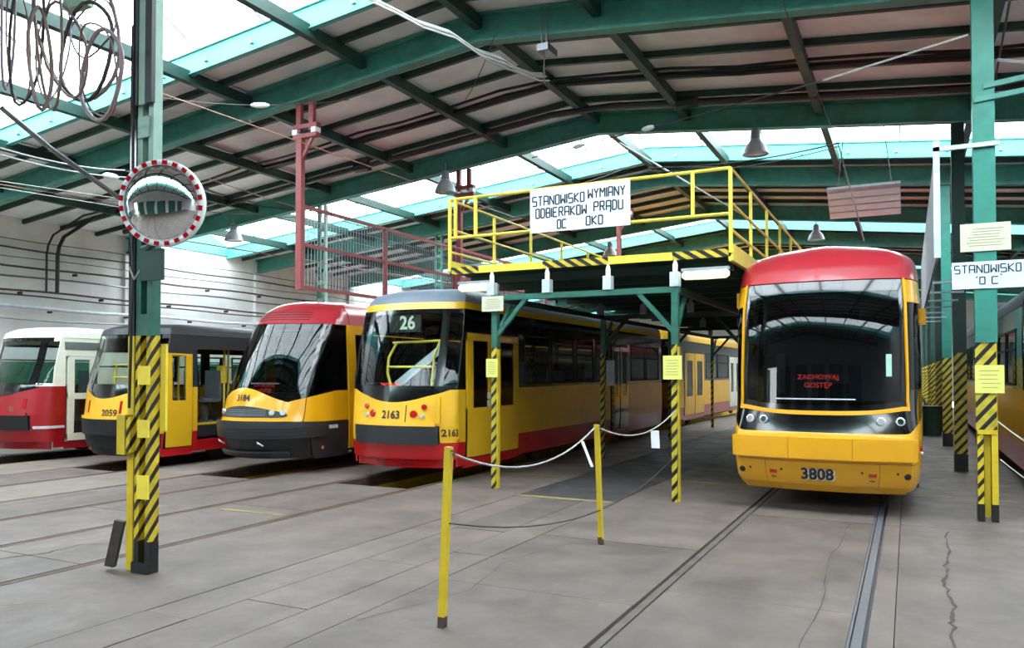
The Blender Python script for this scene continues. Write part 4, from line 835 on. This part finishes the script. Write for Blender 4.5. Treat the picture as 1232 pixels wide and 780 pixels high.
for dx in (-.5, .5): MB().tube([hp+Vector((dx, 0, .05)), (hp.x+dx*.6, hp.y, ztop(hp.x)+.1)], .008).build('suspension_wire', wire, ht)

# ------------------------------------------------------------------ barrier posts, ropes and tags
def barrier(p0, p1, lab):
    r = thing('barrier_post', p0, lab, 'post', 'yellow barrier posts'); p0 = Vector(p0); p1 = Vector(p1)
    MB().bar(p0+Vector((0, 0, .05)), p1, .045, .045, (0, 1, 0)).build('post_shaft', yellow, r); MB().bar(p0, p0+(p1-p0)*.06, .048, .048, (0, 1, 0)).build('post_foot', rusty, r)
    MB().tube([p1+Vector((0, 0, -.03)), p1+Vector((.04, -.02, -.02)), p1+Vector((.05, 0, -.05)), p1+Vector((.02, .02, -.06))], .006).build('hook', steel, r)
    return p1
a0 = gr(532, 755); a1 = at(540, 538, a0.y); A1 = barrier(a0, a1, 'leaning yellow barrier post nearest the camera')
b0 = gr(723, 655); b1 = at(718, 511, b0.y); B1_ = barrier(b0, b1, 'second yellow barrier post, farther from the camera')
def rope(p, q, sag, r, m, lab, name='rope', group='barrier ropes'):
    p = Vector(p); q = Vector(q); P = [p.lerp(q, t/14)+Vector((0, 0, -sag*4*(t/14)*(1-t/14))) for t in range(15)]
    return MB().tube(P, r, 5).build(name, m, org=p, smooth=True, label=lab, category='rope' if name == 'rope' else 'wire', group=group)
PR = Vector((XB, YP-.06, 1.2)); PL = Vector((XA, YP-.06, 1.2))
rope(A1+Vector((.02, 0, -.04)), B1_+Vector((-.02, 0, -.03)), .22, .008, lcable, 'light rope sagging between the two yellow barrier posts')
rope(B1_+Vector((.02, 0, -.03)), PR, .18, .008, lcable, 'light rope from the far barrier post to the right platform post')
rope(at(541, 630, a0.y), at(812, 548, YP-.1), .32, .006, cable, 'dark slack rope hanging low behind the far barrier post')
rope((XC+.1, 10.5, 1.15), (2.3, 9.4, .62), .2, .008, lcable, 'pale rope leading right from the nearest right column'); rope((XC+.12, 10.5, .72), (2.1, 9.0, .05), .1, .006, lcable, 'lower pale rope leading right from the nearest right column')
def tag_(p, w, h, rz, lab, lean=0):
    p = Vector(p); d = Vector((math.cos(rz), math.sin(rz), 0)); q = Vector((lean, 0, -h)); MB().prism([p, p+d*w, p+d*w+q, p+q], (0, .002, 0)).build('paper_tag', white, org=p, label=lab, category='tag')
rpt = lambda p, q, sag, t: p.lerp(q, t)+Vector((0, 0, -sag*4*t*(1-t)))
tag_(rpt(B1_+Vector((.02, 0, -.03)), PR, .18, .62), .1, .21, .1, 'white paper tag hanging flat on the rope near the right platform post', .01); tag_(rpt(A1+Vector((.02, 0, -.04)), B1_+Vector((-.02, 0, -.03)), .22, .86), .03, .24, .9, 'folded white paper tag hanging on the rope left of the far barrier post', .1)

# ------------------------------------------------------------------ cables and overhead wires
def coil(k, u, v, ru, rv, Y, r, m, tilt):
    P = []
    for i in range(22):
        t = 2*math.pi*i/22; du = ru*math.cos(t)+tilt*math.sin(t)*.3*ru; dv = rv*math.sin(t)+4*math.sin(3*t+k)
        P.append(at(u+du, v+dv, Y+.12*math.sin(t+k)))
    MB().tube(P, r*.72, 6, True).build('hose_loop', m, hg, smooth=True)
hg = thing('hose_bundle', at(60, 10, 4.4), 'bundle of brown hoses and cables looped at the top left corner', 'hose')
for k, a in enumerate([(22, 55, 14, 72, 4.5), (32, 40, 20, 88, 4.4), (48, 70, 14, 60, 4.3), (64, 55, 20, 62, 4.5), (78, 60, 26, 55, 4.4), (104, 62, 30, 60, 4.4), (118, 84, 22, 60, 4.3), (10, 20, 8, 90, 4.6), (92, 30, 50, 90, 4.6), (112, 34, 26, 32, 4.7), (58, 20, 16, 110, 4.4), (122, 90, 24, 54, 4.2)]):
    coil(k, *a, .012+.006*(k % 3), [cableb, cable, cableb, mat('pink_grey_hose', (140, 120, 124), .5)][k % 4], (-1)**k)
MB().box(at(75, 12, 4.6), at(75, 12, 4.6)+Vector((.3, .1, .14))).build('junction_box', palegreen, hg)
wires = [((193, 112, 6), (620, 262, 15), 0, .008, copper), ((0, 178, 5), (150, 205, 7), .05, .01, lcable), ((0, 186, 5), (160, 214, 7), .05, .01, lcable), ((0, 218, 7), (150, 240, 9), .0, .006, lcable), ((0, 226, 7), (160, 252, 9), .0, .006, lcable),
 ((160, 280, 10), (660, 360, 20), 0, .012, copper), ((0, 222, 9), (360, 262, 14), .1, .008, copper), ((250, 215, 9), (560, 300, 15), .1, .008, copper), ((940, 0, 9.5), (1010, 178, 15.5), 0, .007, wire), ((640, 190, 14), (990, 97, 11), .02, .012, wire), ((990, 97, 11), (1165, 42, 10.4), 0, .014, lcable),
 ((1215, 0, 10), (1180, 190, 16), 0, .014, rusty), ((1200, 72, 10.9), (1232, 75, 11), 0, .02, lcable), ((1010, 178, 15.5), (1040, 290, 16.2), 0, .012, lcable), ((780, 202, 16), (1010, 172, 16), .12, .014, cable), ((780, 206, 16.1), (1010, 176, 16.1), .16, .01, cable), ((745, 172, 15.9), (900, 262, 22), 0, .02, lcable), ((657, 232, 17), (760, 200, 16.5), .05, .014, cable),
 ((0, 208, 12), (150, 232, 16), .1, .012, rusty), ((246, 232, 12), (445, 250, 14), .2, .008, wire), ((195, 118, 8), (420, 120, 10.2), .1, .008, wire), ((600, 30, 10), (560, 120, 13), .1, .008, wire), ((580, 68, 9.8), (653, 90, 11.3), .08, .016, lcable)]
WL = ['thin copper wire slanting down from the left column to the platform railing', 'upper of the first two pale wires entering at the left edge', 'lower of the first two pale wires entering at the left edge', 'upper of the second pair of pale wires at the left edge', 'lower of the second pair of pale wires at the left edge', 'copper wire running from under the round mirror past the red hanger', 'copper wire from the left edge behind the mirror to the red hanger', 'copper wire just right of the round mirror', 'thin wire dropping from the top edge across both right beams', 'thin wire rising from left towards the joint fitting near the ridge lamp', 'pale tension rod reaching the nearest right column high up', 'rusty wire slanting down right of the nearest right column', 'pale short rod leaving the nearest right column to the right edge', 'pale wire hanging down beside the ribbed heater', 'upper black cable sagging under the light green skylight fascia', 'lower black cable sagging under the light green skylight fascia', 'pale rod slanting behind the right platform railing', 'black cable just above the big platform sign', 'rusty wire left of the mirror near the wall top', 'thin wire sagging between mirror and mesh fence', 'thin wire from the left column towards the first red hanger', 'thin wire crossing under the first beam near the ridge', 'pale wire below the beam clamp']
for i, (p, q, sag, r, m) in enumerate(wires):
    rope(at(*p), at(*q), sag, r, m, WL[i], 'overhead_wire', 'overhead wires')
pi = at(2, 130, 5); MB().tube([pi, at(60, 178, 5.6), at(140, 236, 6.6), at(160, 250, 7)], .03, 8).build('inclined_pipe', steel, org=pi, smooth=True, label='brown steel pipe slanting from the top left edge down to the column', category='pipe')
cb = thing('cable_run', at(440, 0, 8), 'sagging run of pale cables along the roof ridge at top centre', 'cable')
for k in range(4):
    P = [at(u+k*3, v+k*2+(3 if k % 2 else 0), Y) for u, v, Y in ((440, -6, 7.9), (470, 8, 8.3), (500, 24, 8.8), (540, 37, 9.2), (570, 58, 9.7), (600, 68, 10.1), (618, 80, 10.5), (640, 88, 10.9), (652, 88, 11.1))]
    MB().tube(P, .012, 6).build('cable', lcable, cb, smooth=True)
ck = at(654, 20, 10.45)
c2 = thing('beam_clamp', (ck.x, 10.6, ck.z), 'steel clamp and hook hanging from the first roof beam', 'clamp')
for dx in (-.04, .04): MB().tube([(ck.x+dx, 10.47, ztop(ck.x)-.02), (ck.x+dx, 10.47, ztop(ck.x)-.62)], .012).build('clamp_rod', steel, c2)
MB().box((ck.x-.09, 10.4, ztop(ck.x)-.68), (ck.x+.09, 10.75, ztop(ck.x)-.58)).build('clamp_plate', steel, c2); MB().tube([(ck.x, 10.47, ztop(ck.x)-.68), (ck.x, 10.47, ztop(ck.x)-1.15)], .012).build('chain', rusty, c2)
for (n_, t_, lab) in ((9, .22, 'white insulator on the wire left of the ridge, above the platform sign'), (9, .5, 'white insulator on the wire right of the ridge'), (2, .8, 'white insulator on the wire left of the round mirror'), (20, .5, 'white insulator on the wire right of the round mirror')):
    w = wires[n_]; p = at(*w[0]).lerp(at(*w[1]), t_)+Vector((0, 0, -w[2]*4*t_*(1-t_))); d = (at(*w[1])-at(*w[0])).normalized()
    MB().lathe(p, [(.015, -.14), (.04, -.08), (.045, 0), (.04, .08), (.015, .14)], 10, d).build('insulator', white, org=p, smooth=True, label=lab, category='insulator')
